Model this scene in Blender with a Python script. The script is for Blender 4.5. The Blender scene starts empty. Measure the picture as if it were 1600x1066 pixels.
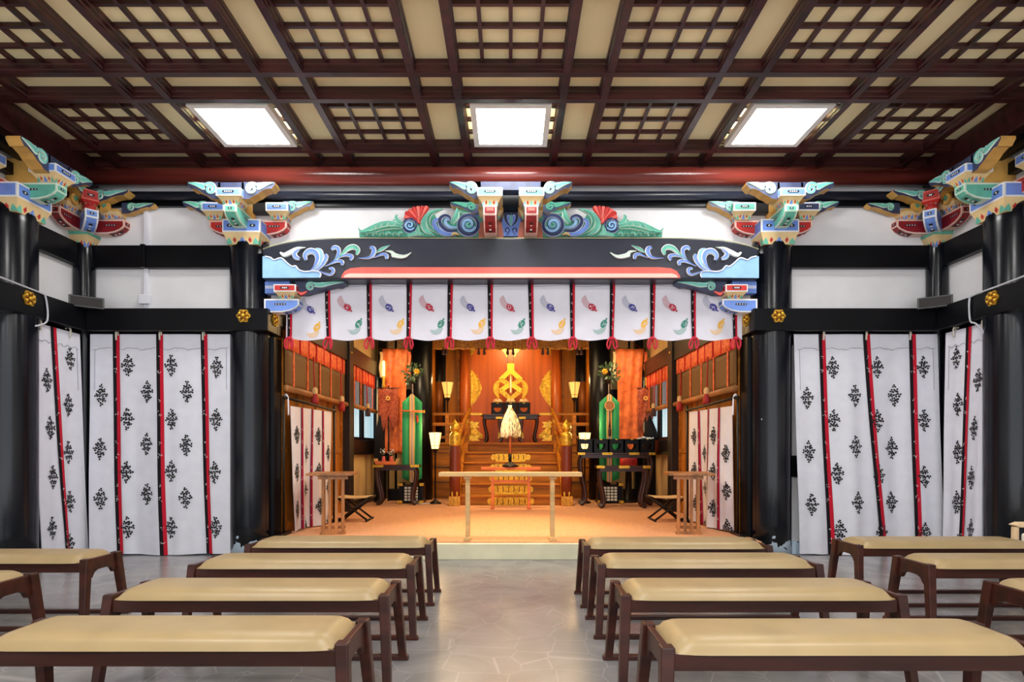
import bpy, math, random
from mathutils import Matrix, Vector, Euler
random.seed(7)
PI = math.pi
SC = bpy.context.scene
COL = SC.collection
FPX, CX, CY, CAMZ = 930.0, 798.0, 702.0, 1.05

def P(x, y, Y):
    """a point of the place at distance Y seen at pixel x, y"""
    return Vector(((x - CX) / FPX * Y, Y, CAMZ + (CY - y) / FPX * Y))

def PX(x, Y): return (x - CX) / FPX * Y
def PZ(y, Y): return CAMZ + (CY - y) / FPX * Y

# ------------------------------------------------------------------ materials
def lin(c):
    c = c / 255.0
    return c / 12.92 if c <= 0.04045 else ((c + 0.055) / 1.055) ** 2.4

def S(r, g, b): return (lin(r), lin(g), lin(b), 1.0)
M = {}

def mat(name, rgb, rough=0.5, metal=0.0, spec=0.5, vary=0.0, scale=(4, 4, 4), rgb2=None, bump=0.0, detail=3.0, coat=0.0, emit=None, estr=0.0, kind='noise', translucent=0.0):
    m = bpy.data.materials.new(name)
    m.use_nodes = True
    nt = m.node_tree
    b = nt.nodes['Principled BSDF']
    b.inputs['Base Color'].default_value = S(*rgb)
    b.inputs['Roughness'].default_value = rough
    b.inputs['Metallic'].default_value = metal
    b.inputs['Specular IOR Level'].default_value = spec
    b.inputs['Coat Weight'].default_value = coat
    if emit:
        b.inputs['Emission Color'].default_value = S(*emit)
        b.inputs['Emission Strength'].default_value = estr
    if vary > 0 or rgb2 or bump:
        tc = nt.nodes.new('ShaderNodeTexCoord')
        mp = nt.nodes.new('ShaderNodeMapping')
        mp.inputs['Scale'].default_value = scale
        nt.links.new(tc.outputs['Object'], mp.inputs['Vector'])
        if kind == 'noise':
            tx = nt.nodes.new('ShaderNodeTexNoise')
            tx.inputs['Scale'].default_value = 1.0
            tx.inputs['Detail'].default_value = detail
            out = tx.outputs['Fac']
        elif kind == 'voronoi':
            tx = nt.nodes.new('ShaderNodeTexVoronoi')
            tx.inputs['Scale'].default_value = 1.0
            out = tx.outputs['Distance']
        else:
            tx = nt.nodes.new('ShaderNodeTexWave')
            tx.inputs['Scale'].default_value = 1.0
            tx.inputs['Distortion'].default_value = 1.5
            tx.bands_direction = kind
            out = tx.outputs['Fac']
        nt.links.new(mp.outputs['Vector'], tx.inputs['Vector'])
        cr = nt.nodes.new('ShaderNodeValToRGB')
        a = rgb
        if rgb2 is None:
            rgb2 = tuple(max(0, min(255, c * (1 - vary))) for c in rgb)
            a = tuple(max(0, min(255, c * (1 + vary * 0.5))) for c in rgb)
        cr.color_ramp.elements[0].position = 0.3
        cr.color_ramp.elements[1].position = 0.7
        cr.color_ramp.elements[0].color = S(*rgb2)
        cr.color_ramp.elements[1].color = S(*a)
        nt.links.new(out, cr.inputs['Fac'])
        nt.links.new(cr.outputs['Color'], b.inputs['Base Color'])
        if bump:
            bp = nt.nodes.new('ShaderNodeBump')
            bp.inputs['Strength'].default_value = bump
            bp.inputs['Distance'].default_value = 0.004
            nt.links.new(out, bp.inputs['Height'])
            nt.links.new(bp.outputs['Normal'], b.inputs['Normal'])
    M[name] = m
    return m

mat('black_lacquer', (10, 10, 14), 0.34, vary=0.25, scale=(3, 3, 3), spec=0.22)
mat('column_lacquer', (8, 11, 19), 0.22, vary=0.25, scale=(6, 6, 1.2), spec=0.42)
mat('blue_black', (38, 42, 56), 0.33, vary=0.22, scale=(2, 2, 2), spec=0.5)
mat('plaster', (236, 234, 236), 0.85, vary=0.03, scale=(2.5, 2.5, 2.5), bump=0.12)
mat('cream_plaster', (225, 190, 130), 0.85, vary=0.04, scale=(3, 3, 3))
mat('ceiling_paper', (250, 238, 192), 0.9, vary=0.05, scale=(3, 0.6, 3))
mat('ceiling_wood', (62, 28, 29), 0.28, vary=0.35, scale=(2, 14, 14), spec=0.5)
mat('red_wood', (122, 50, 42), 0.22, vary=0.3, scale=(0.7, 10, 10), spec=0.6)
mat('bench_wood', (64, 30, 21), 0.36, vary=0.35, scale=(2, 14, 14), spec=0.32)
mat('bench_vinyl', (168, 144, 103), 0.38, vary=0.05, scale=(5, 5, 5), spec=0.45, bump=0.05)
mat('brown_wood', (172, 104, 28), 0.45, vary=0.30, scale=(1.2, 14, 14), spec=0.2)
mat('brown_wood_up', (168, 102, 28), 0.45, vary=0.32, scale=(12, 12, 0.9), spec=0.2)
mat('door_wood', (188, 90, 28), 0.38, vary=0.12, scale=(14, 14, 0.8), spec=0.4)
mat('pillar_wood', (176, 84, 30), 0.35, vary=0.25, scale=(14, 14, 0.8), spec=0.4)
mat('newel_wood', (124, 52, 28), 0.35, vary=0.2, scale=(10, 10, 1), spec=0.4)
mat('pale_wood', (226, 180, 118), 0.5, vary=0.12, scale=(1.2, 16, 16))
mat('orange_wood', (222, 118, 56), 0.5, vary=0.15, scale=(3, 10, 10))
mat('table_wood', (172, 112, 58), 0.42, vary=0.25, scale=(14, 2, 2))
mat('rosewood', (58, 30, 26), 0.3, vary=0.3, scale=(10, 10, 3))
mat('dark_beam', (30, 22, 15), 0.4, vary=0.3, scale=(8, 1, 8))
mat('white_cloth', (226, 226, 236), 0.8, vary=0.02, scale=(9, 9, 9), spec=0.2)
mat('noren_cloth', (232, 229, 240), 0.8, vary=0.02, scale=(5, 5, 5), spec=0.2)
mat('black_cloth', (24, 20, 24), 0.75, spec=0.2)
mat('red_cloth', (196, 24, 48), 0.7, spec=0.2)
mat('wine_red', (168, 20, 58), 0.7, spec=0.2)
mat('wine_cloth', (110, 18, 58), 0.7, spec=0.2)
mat('thread', (150, 148, 158), 0.8)
mat('mark_white', (235, 225, 225), 0.8)
mat('red_cord', (206, 30, 62), 0.6)
mat('hook_metal', (222, 216, 198), 0.35)
mat('gold', (240, 180, 58), 0.32, metal=0.6, vary=0.25, scale=(30, 30, 30))
mat('gold_bright', (255, 206, 62), 0.34, metal=0.55, spec=0.6)
mat('gold_dark', (120, 66, 20), 0.5, metal=0.4)
mat('grey_plastic', (74, 78, 78), 0.5)
mat('white_plastic', (232, 231, 240), 0.45)
mat('cable', (190, 192, 200), 0.5)
mat('stage_cream', (226, 220, 186), 0.45, vary=0.05, scale=(4, 4, 4))
mat('carpet', (222, 162, 120), 0.95, vary=0.08, scale=(40, 40, 40), spec=0.1, bump=0.1)
# painted woodwork
mat('p_blue', (112, 148, 226), 0.5, vary=0.07, scale=(9, 9, 9))
mat('p_deep', (38, 56, 128), 0.5, vary=0.10, scale=(9, 9, 9))
mat('p_navy', (42, 56, 104), 0.5, vary=0.12, scale=(9, 9, 9))
mat('p_sky', (150, 196, 238), 0.5, vary=0.05, scale=(9, 9, 9))
mat('p_pale', (206, 214, 240), 0.5)
mat('p_white', (240, 240, 240), 0.5)
mat('p_green', (104, 190, 166), 0.5, vary=0.10, scale=(9, 9, 9))
mat('p_deepgreen', (72, 158, 132), 0.5, vary=0.12, scale=(9, 9, 9))
mat('p_teal', (120, 208, 196), 0.5, vary=0.08, scale=(9, 9, 9))
mat('p_aqua', (112, 214, 196), 0.5)
mat('p_red', (200, 44, 40), 0.5, vary=0.08, scale=(9, 9, 9))
mat('p_darkred', (140, 22, 28), 0.5)
mat('p_coral', (236, 104, 92), 0.45, vary=0.05, scale=(9, 9, 9))
mat('p_pink', (246, 206, 192), 0.5)
mat('p_cream', (236, 206, 150), 0.55, vary=0.05, scale=(9, 9, 9))
mat('p_ochre', (214, 164, 84), 0.5, vary=0.08, scale=(9, 9, 9))
mat('p_mint', (218, 238, 220), 0.5)
mat('p_bluegrey', (54, 62, 92), 0.5, vary=0.2, scale=(9, 9, 9))
mat('p_olive', (186, 184, 128), 0.5)  # reflected light on the great beam's edge, put in as colour
mat('p_black', (20, 20, 26), 0.5)
mat('p_brown', (168, 92, 66), 0.5, vary=0.2, scale=(9, 9, 9))
# noren prints
mat('n_red', (190, 50, 70), 0.8); mat('n_redpale', (200, 150, 156), 0.8)
mat('n_blue', (72, 72, 150), 0.8); mat('n_bluepale', (176, 178, 196), 0.8)
mat('n_yellow', (240, 184, 70), 0.8); mat('n_yellowpale', (244, 202, 136), 0.8)
mat('n_green', (60, 138, 118), 0.8); mat('n_greenpale', (150, 188, 178), 0.8)
mat('motif_black', (26, 24, 26), 0.8)
# altar
mat('brocade', (240, 126, 58), 0.6, rgb2=(186, 80, 34), vary=0.1, scale=(14, 14, 10), kind='noise', detail=4)
mat('brocade_small', (170, 74, 34), 0.6, rgb2=(128, 48, 22), vary=0.1, scale=(30, 1, 30), kind='voronoi')
mat('brocade_gold', (220, 160, 66), 0.5, rgb2=(140, 88, 28), vary=0.1, scale=(46, 46, 60), kind='voronoi')
mat('sudare', (128, 88, 34), 0.6, rgb2=(78, 50, 18), vary=0.1, scale=(1, 1, 46), kind='Z')
mat('orange_silk', (240, 120, 66), 0.6, rgb2=(214, 84, 42), vary=0.1, scale=(20, 20, 20), kind='voronoi')
mat('silk_green', (40, 160, 96), 0.55, vary=0.08, scale=(12, 12, 1))
mat('silk_teal', (28, 112, 104), 0.55)
mat('silk_gold', (226, 166, 84), 0.5)
mat('silk_white', (240, 226, 200), 0.6)
mat('leaf_green', (58, 84, 42), 0.45, vary=0.3, scale=(20, 20, 20))
mat('tassel_red', (170, 44, 40), 0.7)
mat('tassel_cream', (222, 186, 130), 0.7)
mat('tassel_dark', (66, 40, 40), 0.7)
mat('paper_white', (250, 242, 206), 0.8)
mat('lantern_paper', (236, 232, 214), 0.7)
mat('lamp_glass', (255, 226, 160), 0.5, emit=(255, 214, 128), estr=2.6)
mat('lamp_glass_low', (255, 226, 150), 0.5, emit=(255, 176, 78), estr=0.55)
mat('candle_glow', (255, 236, 170), 0.5, emit=(255, 232, 140), estr=1.6)
mat('lamp_iron', (26, 18, 14), 0.4, metal=0.4)
mat('window_pane', (206, 232, 240), 0.3, emit=(186, 226, 240), estr=1.0)
mat('light_frame', (232, 230, 226), 0.5)
mat('diffuser', (255, 255, 255), 0.5, emit=(255, 254, 250), estr=26.0)
mat('chair_wood', (240, 208, 166), 0.45, vary=0.08, scale=(10, 10, 2))
mat('chair_fabric', (240, 234, 222), 0.8)
mat('sudare_thin', (120, 84, 40), 0.6, rgb2=(70, 46, 20), vary=0.1, scale=(1, 1, 46), kind='Z')
nt_ = M['sudare_thin'].node_tree
nt_.nodes['Principled BSDF'].inputs['Alpha'].default_value = 0.55
mat('bare_primer', (198, 214, 228), 0.8)

def floor_material():
    m = bpy.data.materials.new('vinyl_floor'); m.use_nodes = True
    nt = m.node_tree; N = nt.nodes; L = nt.links
    b = N['Principled BSDF']
    tc = N.new('ShaderNodeTexCoord')
    vo = N.new('ShaderNodeTexVoronoi'); vo.feature = 'DISTANCE_TO_EDGE'; vo.inputs['Scale'].default_value = 4.2
    vo.inputs['Randomness'].default_value = 0.75
    L.new(tc.outputs['Object'], vo.inputs['Vector'])
    cr = N.new('ShaderNodeValToRGB')
    cr.color_ramp.elements[0].position = 0.004; cr.color_ramp.elements[0].color = (1, 1, 1, 1)
    cr.color_ramp.elements[1].position = 0.014; cr.color_ramp.elements[1].color = (0, 0, 0, 1)
    L.new(vo.outputs['Distance'], cr.inputs['Fac'])
    no = N.new('ShaderNodeTexNoise'); no.inputs['Scale'].default_value = 2.2; no.inputs['Detail'].default_value = 6
    no.inputs['Distortion'].default_value = 1.2
    L.new(tc.outputs['Object'], no.inputs['Vector'])
    c2 = N.new('ShaderNodeValToRGB')
    c2.color_ramp.elements[0].position = 0.32; c2.color_ramp.elements[0].color = S(122, 120, 122)
    c2.color_ramp.elements[1].position = 0.7; c2.color_ramp.elements[1].color = S(148, 145, 144)
    L.new(no.outputs['Fac'], c2.inputs['Fac'])
    mu = N.new('ShaderNodeMath'); mu.operation = 'MULTIPLY'; mu.inputs[1].default_value = 0.22
    L.new(cr.outputs['Color'], mu.inputs[0])
    mx = N.new('ShaderNodeMixRGB')
    L.new(mu.outputs[0], mx.inputs['Fac']); L.new(c2.outputs['Color'], mx.inputs['Color1'])
    mx.inputs['Color2'].default_value = S(206, 203, 198)
    L.new(mx.outputs['Color'], b.inputs['Base Color'])
    b.inputs['Roughness'].default_value = 0.24
    b.inputs['Specular IOR Level'].default_value = 0.5
    M['vinyl_floor'] = m
floor_material()

def peel_material():
    """black lacquer that has flaked off to a pale primer near the floor"""
    m = M['column_lacquer'].copy(); m.name = 'column_lacquer_flaked'
    nt = m.node_tree; N = nt.nodes; L = nt.links
    b = N['Principled BSDF']
    old = b.inputs['Base Color'].links[0].from_socket
    tc = N.new('ShaderNodeTexCoord'); no = N.new('ShaderNodeTexNoise')
    no.inputs['Scale'].default_value = 11; no.inputs['Detail'].default_value = 5
    L.new(tc.outputs['Object'], no.inputs['Vector'])
    sx = N.new('ShaderNodeSeparateXYZ'); L.new(tc.outputs['Object'], sx.inputs[0])
    mr = N.new('ShaderNodeMapRange'); mr.inputs['From Min'].default_value = 0.03; mr.inputs['From Max'].default_value = 0.24
    mr.inputs['To Min'].default_value = 0.74; mr.inputs['To Max'].default_value = 0.25
    L.new(sx.outputs['Z'], mr.inputs['Value'])
    lt = N.new('ShaderNodeMath'); lt.operation = 'LESS_THAN'
    L.new(no.outputs['Fac'], lt.inputs[0]); L.new(mr.outputs['Result'], lt.inputs[1])
    mx = N.new('ShaderNodeMixRGB'); L.new(lt.outputs[0], mx.inputs['Fac'])
    L.new(old, mx.inputs['Color1']); mx.inputs['Color2'].default_value = S(196, 214, 230)
    L.new(mx.outputs['Color'], b.inputs['Base Color'])
    M['column_lacquer_flaked'] = m
peel_material()

# ------------------------------------------------------------------ mesh builder
class MB:
    def __init__(s):
        s.v = []; s.f = []; s.T = Matrix.Identity(4)
    def add(s, pts, faces, m, smooth=False):
        o = len(s.v)
        s.v += [s.T @ Vector(p) for p in pts]
        for f in faces:
            if callable(m): mm = m(f)
            else: mm = m
            s.f.append((tuple(o + i for i in f), mm, smooth))
    def addm(s, pts, facem, smooth=False):
        o = len(s.v)
        s.v += [s.T @ Vector(p) for p in pts]
        for f, mm in facem: s.f.append((tuple(o + i for i in f), mm, smooth))
    def box(s, x0, x1, y0, y1, z0, z1, m):
        if x0 > x1: x0, x1 = x1, x0
        if y0 > y1: y0, y1 = y1, y0
        if z0 > z1: z0, z1 = z1, z0
        p = [(x, y, z) for z in (z0, z1) for y in (y0, y1) for x in (x0, x1)]
        s.add(p, [(0, 2, 3, 1), (4, 5, 7, 6), (0, 1, 5, 4), (1, 3, 7, 5), (3, 2, 6, 7), (2, 0, 4, 6)], m)
        return s
    def cbox(s, c, d, m):
        return s.box(c[0]-d[0]/2, c[0]+d[0]/2, c[1]-d[1]/2, c[1]+d[1]/2, c[2]-d[2]/2, c[2]+d[2]/2, m)
    def frustum(s, c0, d0, c1, d1, m):
        """four-sided bar from a rectangle d0 at c0 to a rectangle d1 at c1 (both level)"""
        p = []
        for c, d in ((c0, d0), (c1, d1)):
            for sy in (-1, 1):
                for sx in (-1, 1):
                    p.append((c[0]+sx*d[0]/2, c[1]+sy*d[1]/2, c[2]))
        s.add(p, [(0, 2, 3, 1), (4, 5, 7, 6), (0, 1, 5, 4), (1, 3, 7, 5), (3, 2, 6, 7), (2, 0, 4, 6)], m)
        return s
    def prism(s, pts, fr, d, m, mside=None, smooth=False):
        """outline pts (a, b) in frame fr(a, b, depth) given thickness d"""
        n = len(pts)
        V = [fr(a, b, 0) for a, b in pts] + [fr(a, b, d) for a, b in pts]
        F = [(tuple(range(n)), m), (tuple(range(2*n-1, n-1, -1)), m)]
        for i in range(n):
            j = (i+1) % n
            F.append(((i, i+n, j+n, j), mside or m))
        s.addm(V, F, smooth)
        return s
    def lathe(s, prof, c=(0, 0, 0), seg=20, m='gold', smooth=True, rot0=0.0):
        V = []; F = []
        k = len(prof)
        for r, z in prof:
            for i in range(seg):
                a = rot0 + 2*PI*i/seg
                V.append((c[0]+r*math.cos(a), c[1]+r*math.sin(a), c[2]+z))
        for q in range(k-1):
            mm = m[q] if isinstance(m, (list, tuple)) else m
            for i in range(seg):
                j = (i+1) % seg
                F.append(((q*seg+i, q*seg+j, (q+1)*seg+j, (q+1)*seg+i), mm))
        m0 = m[0] if isinstance(m, (list, tuple)) else m
        m1 = m[-1] if isinstance(m, (list, tuple)) else m
        s.addm(V, F, smooth)
        o = len(s.v) - len(V)
        if prof[0][0] > 1e-5: s.f.append((tuple(o+i for i in range(seg-1, -1, -1)), m0, False))
        if prof[-1][0] > 1e-5: s.f.append((tuple(o+(k-1)*seg+i for i in range(seg)), m1, False))
        return s
    def tube(s, path, r, m, seg=8, closed=False):
        path = [Vector(p) for p in path]
        n = len(path)
        rr = r if isinstance(r, (list, tuple)) else [r]*n
        V = []; F = []
        up = None
        for i, p in enumerate(path):
            a = path[i-1] if (i > 0 or closed) else p
            b = path[(i+1) % n] if (i < n-1 or closed) else p
            t = (b-a)
            if t.length < 1e-9: t = Vector((0, 0, 1))
            t.normalize()
            if up is None:
                up = t.orthogonal().normalized()
            else:
                up = (up - t*up.dot(t))
                if up.length < 1e-6: up = t.orthogonal()
                up.normalize()
            w = t.cross(up)
            for k in range(seg):
                an = 2*PI*k/seg
                V.append(p + (up*math.cos(an) + w*math.sin(an))*rr[i])
        rng = n if closed else n-1
        for i in range(rng):
            i2 = (i+1) % n
            for k in range(seg):
                k2 = (k+1) % seg
                F.append((i*seg+k, i*seg+k2, i2*seg+k2, i2*seg+k))
        if not closed:
            F.append(tuple(range(seg-1, -1, -1))); F.append(tuple((n-1)*seg+k for k in range(seg)))
        s.add(V, F, m, True)
        return s
    def grid(s, fn, nu, nv, m, smooth=True):
        V = [fn(i/nu, j/nv) for j in range(nv+1) for i in range(nu+1)]
        F = []
        for j in range(nv):
            for i in range(nu):
                q = (j*(nu+1)+i, j*(nu+1)+i+1, (j+1)*(nu+1)+i+1, (j+1)*(nu+1)+i)
                F.append((q, m(i, j) if callable(m) else m))
        s.addm(V, F, smooth)
        return s
    def ribbon(s, pts, w, fr, h, fill, edge, sub=4, groove=0.8):
        """carved relief along a centre line in frame fr(a, b, depth); depth towards the viewer"""
        c = catmull(pts, sub); ww = catmull([(x, 0) for x in w], sub)
        offs = [(-1, 0), (-0.96, .55), (-0.66, 1), (0, groove), (0.66, 1), (0.96, .55), (1, 0)]
        V = []; n = len(c)
        for i in range(n):
            a = c[max(0, i-1)]; b = c[min(n-1, i+1)]
            dx, dy = b[0]-a[0], b[1]-a[1]
            l = math.hypot(dx, dy) or 1
            nx, ny = -dy/l, dx/l
            for o, hh in offs:
                V.append(fr(c[i][0]+nx*o*max(ww[i][0], .001), c[i][1]+ny*o*max(ww[i][0], .001), hh*h))
        F = []; k = len(offs)
        for i in range(n-1):
            for q in range(k-1):
                F.append(((i*k+q, i*k+q+1, (i+1)*k+q+1, (i+1)*k+q), fill if q in (2, 3) else edge))
        F.append((tuple(range(k)), edge)); F.append((tuple((n-1)*k+q for q in range(k-1, -1, -1)), edge))
        s.addm(V, F, False)
        return s
    def build(s, name, parent=None, loc=None, bevel=0.0, origin='base', solid=0.0):
        if not s.v: return None
        if parent is not None:
            off = Vector((0, 0, 0)); q = parent
            while q is not None: off += q.location; q = q.parent
        elif loc is not None: off = Vector(loc)
        elif origin == 'base':
            xs = [p.x for p in s.v]; ys = [p.y for p in s.v]; zs = [p.z for p in s.v]
            off = Vector(((min(xs)+max(xs))/2, (min(ys)+max(ys))/2, min(zs)))
        else: off = Vector((0, 0, 0))
        names = []
        for f in s.f:
            if f[1] not in names: names.append(f[1])
        me = bpy.data.meshes.new(name)
        me.from_pydata([tuple(p-off) for p in s.v], [], [f[0] for f in s.f])
        for nme in names: me.materials.append(M[nme])
        me.polygons.foreach_set('material_index', [names.index(f[1]) for f in s.f])
        me.polygons.foreach_set('use_smooth', [bool(f[2]) for f in s.f])
        me.update()
        import bmesh
        bm = bmesh.new(); bm.from_mesh(me)
        bmesh.ops.recalc_face_normals(bm, faces=bm.faces)
        bm.to_mesh(me); bm.free()
        o = bpy.data.objects.new(name, me)
        COL.objects.link(o)
        if parent is not None: o.parent = parent
        else: o.location = off
        if solid:
            md = o.modifiers.new('thickness', 'SOLIDIFY'); md.thickness = solid; md.offset = 0
        if bevel:
            md = o.modifiers.new('bevel', 'BEVEL'); md.width = bevel; md.segments = 2
            md.limit_method = 'ANGLE'; md.angle_limit = math.radians(40)
        return o

def catmull(pts, sub):
    out = []
    n = len(pts)
    for i in range(n-1):
        p0 = pts[max(0, i-1)]; p1 = pts[i]; p2 = pts[i+1]; p3 = pts[min(n-1, i+2)]
        for k in range(sub):
            t = k/sub
            out.append(tuple(0.5*((2*p1[d]) + (-p0[d]+p2[d])*t + (2*p0[d]-5*p1[d]+4*p2[d]-p3[d])*t*t + (-p0[d]+3*p1[d]-3*p2[d]+p3[d])*t**3) for d in range(len(p1))))
    out.append(tuple(pts[-1]))
    return out

def spiral(cx, cy, r0, r1, a0, turns, n=28, sign=1):
    return [(cx + (r0+(r1-r0)*i/n)*math.cos(a0+sign*2*PI*turns*i/n), cy + (r0+(r1-r0)*i/n)*math.sin(a0+sign*2*PI*turns*i/n)) for i in range(n+1)]

def tag(o, label, cat, group=None, kind=None):
    if label: o['label'] = label
    if cat: o['category'] = cat
    if group: o['group'] = group
    if kind: o['kind'] = kind
    return o

def thing(name, label, cat, loc=(0, 0, 0), group=None):
    o = bpy.data.objects.new(name, None); COL.objects.link(o)
    o.location = loc; o.empty_display_size = 0.1
    return tag(o, label, cat, group)

def struct(mb, name, parent=None, bevel=0.0, label=None):
    o = mb.build(name, parent, bevel=bevel, origin='zero')
    o['kind'] = 'structure'
    if label: o['label'] = label
    return o

def dup(root, loc, rotz=0.0, label=None, parent=None):
    c = root.copy(); COL.objects.link(c)
    if parent is None:
        c.location = loc; c.rotation_euler = (0, 0, rotz)
        if label: c['label'] = label
    else: c.parent = parent
    for ch in list(root.children): dup(ch, None, parent=c)
    return c

def fr_front(Y):
    """frame of an upright face looking at -Y: a = X, b = Z, depth towards the viewer"""
    return lambda a, b, d: (a, Y-d, b)
def fr_px(ox, oy, sc, Y, mirror=False):
    """crop coordinates of a measured detail on the upright plane at Y, in metres"""
    def f(a, b, d):
        x = (ox + a/sc - CX)/FPX*Y; z = CAMZ + (CY - oy - b/sc)/FPX*Y
        return (-x if mirror else x, Y-d, z)
    return f
# ------------------------------------------------------------------ the room
XW, YF, YB = 4.34, 6.02, -2.6
b = MB(); b.box(-XW-.1, XW+.1, YB, 6.12, -.08, 0, 'vinyl_floor'); struct(b, 'floor')
for sgn, side in ((-1, 'left'), (1, 'right')):
    b = MB(); b.box(sgn*2.46, sgn*(XW+.1), YF, 6.13, 0, 3.97, 'plaster'); struct(b, 'wall_front_'+side)
    b = MB(); b.box(sgn*XW, sgn*(XW+.1), YB, YF, 0, 3.97, 'plaster'); struct(b, 'wall_'+side)
    b = MB(); b.box(sgn*2.46, sgn*4.26, 5.95, YF, 2.867, 3.09, 'black_lacquer'); struct(b, 'trim_1' if sgn < 0 else 'trim_2', bevel=.004)
    b = MB(); b.box(sgn*(XW-.07), sgn*XW, YB, 5.95, 2.867, 3.09, 'black_lacquer'); struct(b, 'trim_3' if sgn < 0 else 'trim_4', bevel=.004)
    # thick rail at door-head height, wrapping the front column and running along the side wall
    b = MB(); b.box(sgn*2.36, sgn*4.13, 5.78, YF, 2.203, 2.42, 'black_lacquer')
    b.box(sgn*2.36, sgn*2.46, YF, 6.17, 2.203, 2.42, 'black_lacquer')
    b.box(sgn*2.46, sgn*4.26, 5.93, YF, 2.10, 2.203, 'black_lacquer')
    struct(b, 'trim_5' if sgn < 0 else 'trim_6', bevel=.006)
    b = MB(); b.box(sgn*4.13, sgn*XW, YB, YF, 2.203, 2.42, 'black_lacquer'); b.box(sgn*4.28, sgn*XW, YB, 5.93, 2.10, 2.203, 'black_lacquer'); struct(b, 'trim_7' if sgn < 0 else 'trim_8', bevel=.006)
    b = MB(); b.box(sgn*2.75, sgn*4.26, 5.975, YF, .77, .985, 'black_lacquer'); struct(b, 'trim_9' if sgn < 0 else 'trim_10', bevel=.003)
    b = MB(); b.box(sgn*(XW-.045), sgn*XW, YB, 5.97, .77, .985, 'black_lacquer'); struct(b, 'trim_11' if sgn < 0 else 'trim_12', bevel=.003)
    b = MB(); b.box(sgn*2.47, sgn*4.3, 5.96, YF, 0, .125, 'column_lacquer_flaked'); struct(b, 'baseboard_front_'+side)
    b = MB(); b.box(sgn*(XW-.05), sgn*XW, YB, 5.96, 0, .125, 'black_lacquer'); struct(b, 'baseboard_'+side)
    # round purlin below the side of the ceiling
    b = MB(); b.tube([(sgn*4.2, YB, 3.58), (sgn*4.2, 5.9, 3.58)], .06, 'black_lacquer', 14)
    b.box(sgn*4.12, sgn*XW, YB, 5.95, 3.66, 3.9, 'ceiling_wood'); struct(b, 'trim_13' if sgn < 0 else 'trim_14')
b = MB(); b.box(-2.46, 2.46, YF, 6.13, 2.55, 3.97, 'plaster'); struct(b, 'wall_above_opening')
b = MB(); b.tube([(-4.12, 5.86, 3.737), (4.12, 5.86, 3.737)], .088, 'red_wood', 28); struct(b, 'trim_15')
b = MB(); b.tube([(-4.2, 5.935, 3.575), (4.2, 5.935, 3.575)], .043, 'blue_black', 16); struct(b, 'trim_16')
b = MB(); b.box(-4.3, 4.3, 5.975, 6.02, 3.49, 3.60, 'black_lacquer'); struct(b, 'trim_17')

# ceiling
b = MB(); b.box(-XW-.1, XW+.1, YB, 6.12, 3.945, 4.05, 'ceiling_paper'); ceiling = struct(b, 'ceiling')
BX = [-4.2, -3.89, -3.05, -2.74, -1.895, -1.575, -.745, -.42, .42, .745, 1.575, 1.895, 2.74, 3.05, 3.89, 4.2]
BY = [5.93, 5.6, 4.787, 4.451, 3.638, 3.302, 2.489, 2.153, 1.34, 1.004, .191, -.145, -.958, -1.294, -2.107, -2.443]
def beam_profile():
    return [(-.027, 3.85), (.027, 3.85), (.027, 3.868), (.034, 3.874), (.034, 3.905), (.041, 3.912), (.041, 3.947), (-.041, 3.947), (-.041, 3.912), (-.034, 3.905), (-.034, 3.874), (-.027, 3.868)]
for x in BX:
    b = MB(); b.prism(beam_profile(), lambda a, z, d: (x+a, YB+d, z), 5.95-YB, 'ceiling_wood'); b.build('ceiling_beam', ceiling)
for y in BY:
    b = MB(); b.prism(beam_profile(), lambda a, z, d: (-4.2+d, y+a, z-.001), 8.4, 'ceiling_wood'); b.build('ceiling_beam', ceiling)
wide_x = [(BX[i], BX[i+1]) for i in (1, 3, 5, 7, 9, 11, 13)]
wide_y = [(BY[i+1], BY[i]) for i in (1, 3, 5, 7)]
for (x0, x1) in wide_x:
    for (y0, y1) in wide_y:
        b = MB()
        for k in (1, 2, 3):
            xx = x0+(x1-x0)*k/4; yy = y0+(y1-y0)*k/4
            b.box(xx-.013, xx+.013, y0+.04, y1-.04, 3.912, 3.947, 'ceiling_wood')
            b.box(x0+.04, x1-.04, yy-.013, yy+.013, 3.915, 3.947, 'ceiling_wood')
        b.build('ceiling_lattice', ceiling)

# ceiling light panels
LBL = {0: 'square ceiling light panel in the middle, above the altar opening', -1: 'square ceiling light panel on the left of the coffered ceiling', 1: 'square ceiling light panel on the right of the coffered ceiling'}
for k, xc in ((-1, -2.318), (0, 0.0), (1, 2.318)):
    t = thing('ceiling_light', LBL[k], 'ceiling light', (xc, 5.19, 3.855), 'ceiling light panels')
    b = MB(); w = .335; q = .287
    for (x0, x1, y0, y1) in ((-w, w, -w, -q), (-w, w, q, w), (-w, -q, -q, q), (q, w, -q, q)):
        b.box(xc+x0, xc+x1, 5.19+y0, 5.19+y1, 3.855, 3.912, 'light_frame')
    b.build('frame', t)
    b = MB(); b.box(xc-q, xc+q, 5.19-q, 5.19+q, 3.861, 3.875, 'diffuser'); b.build('diffuser', t)

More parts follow.
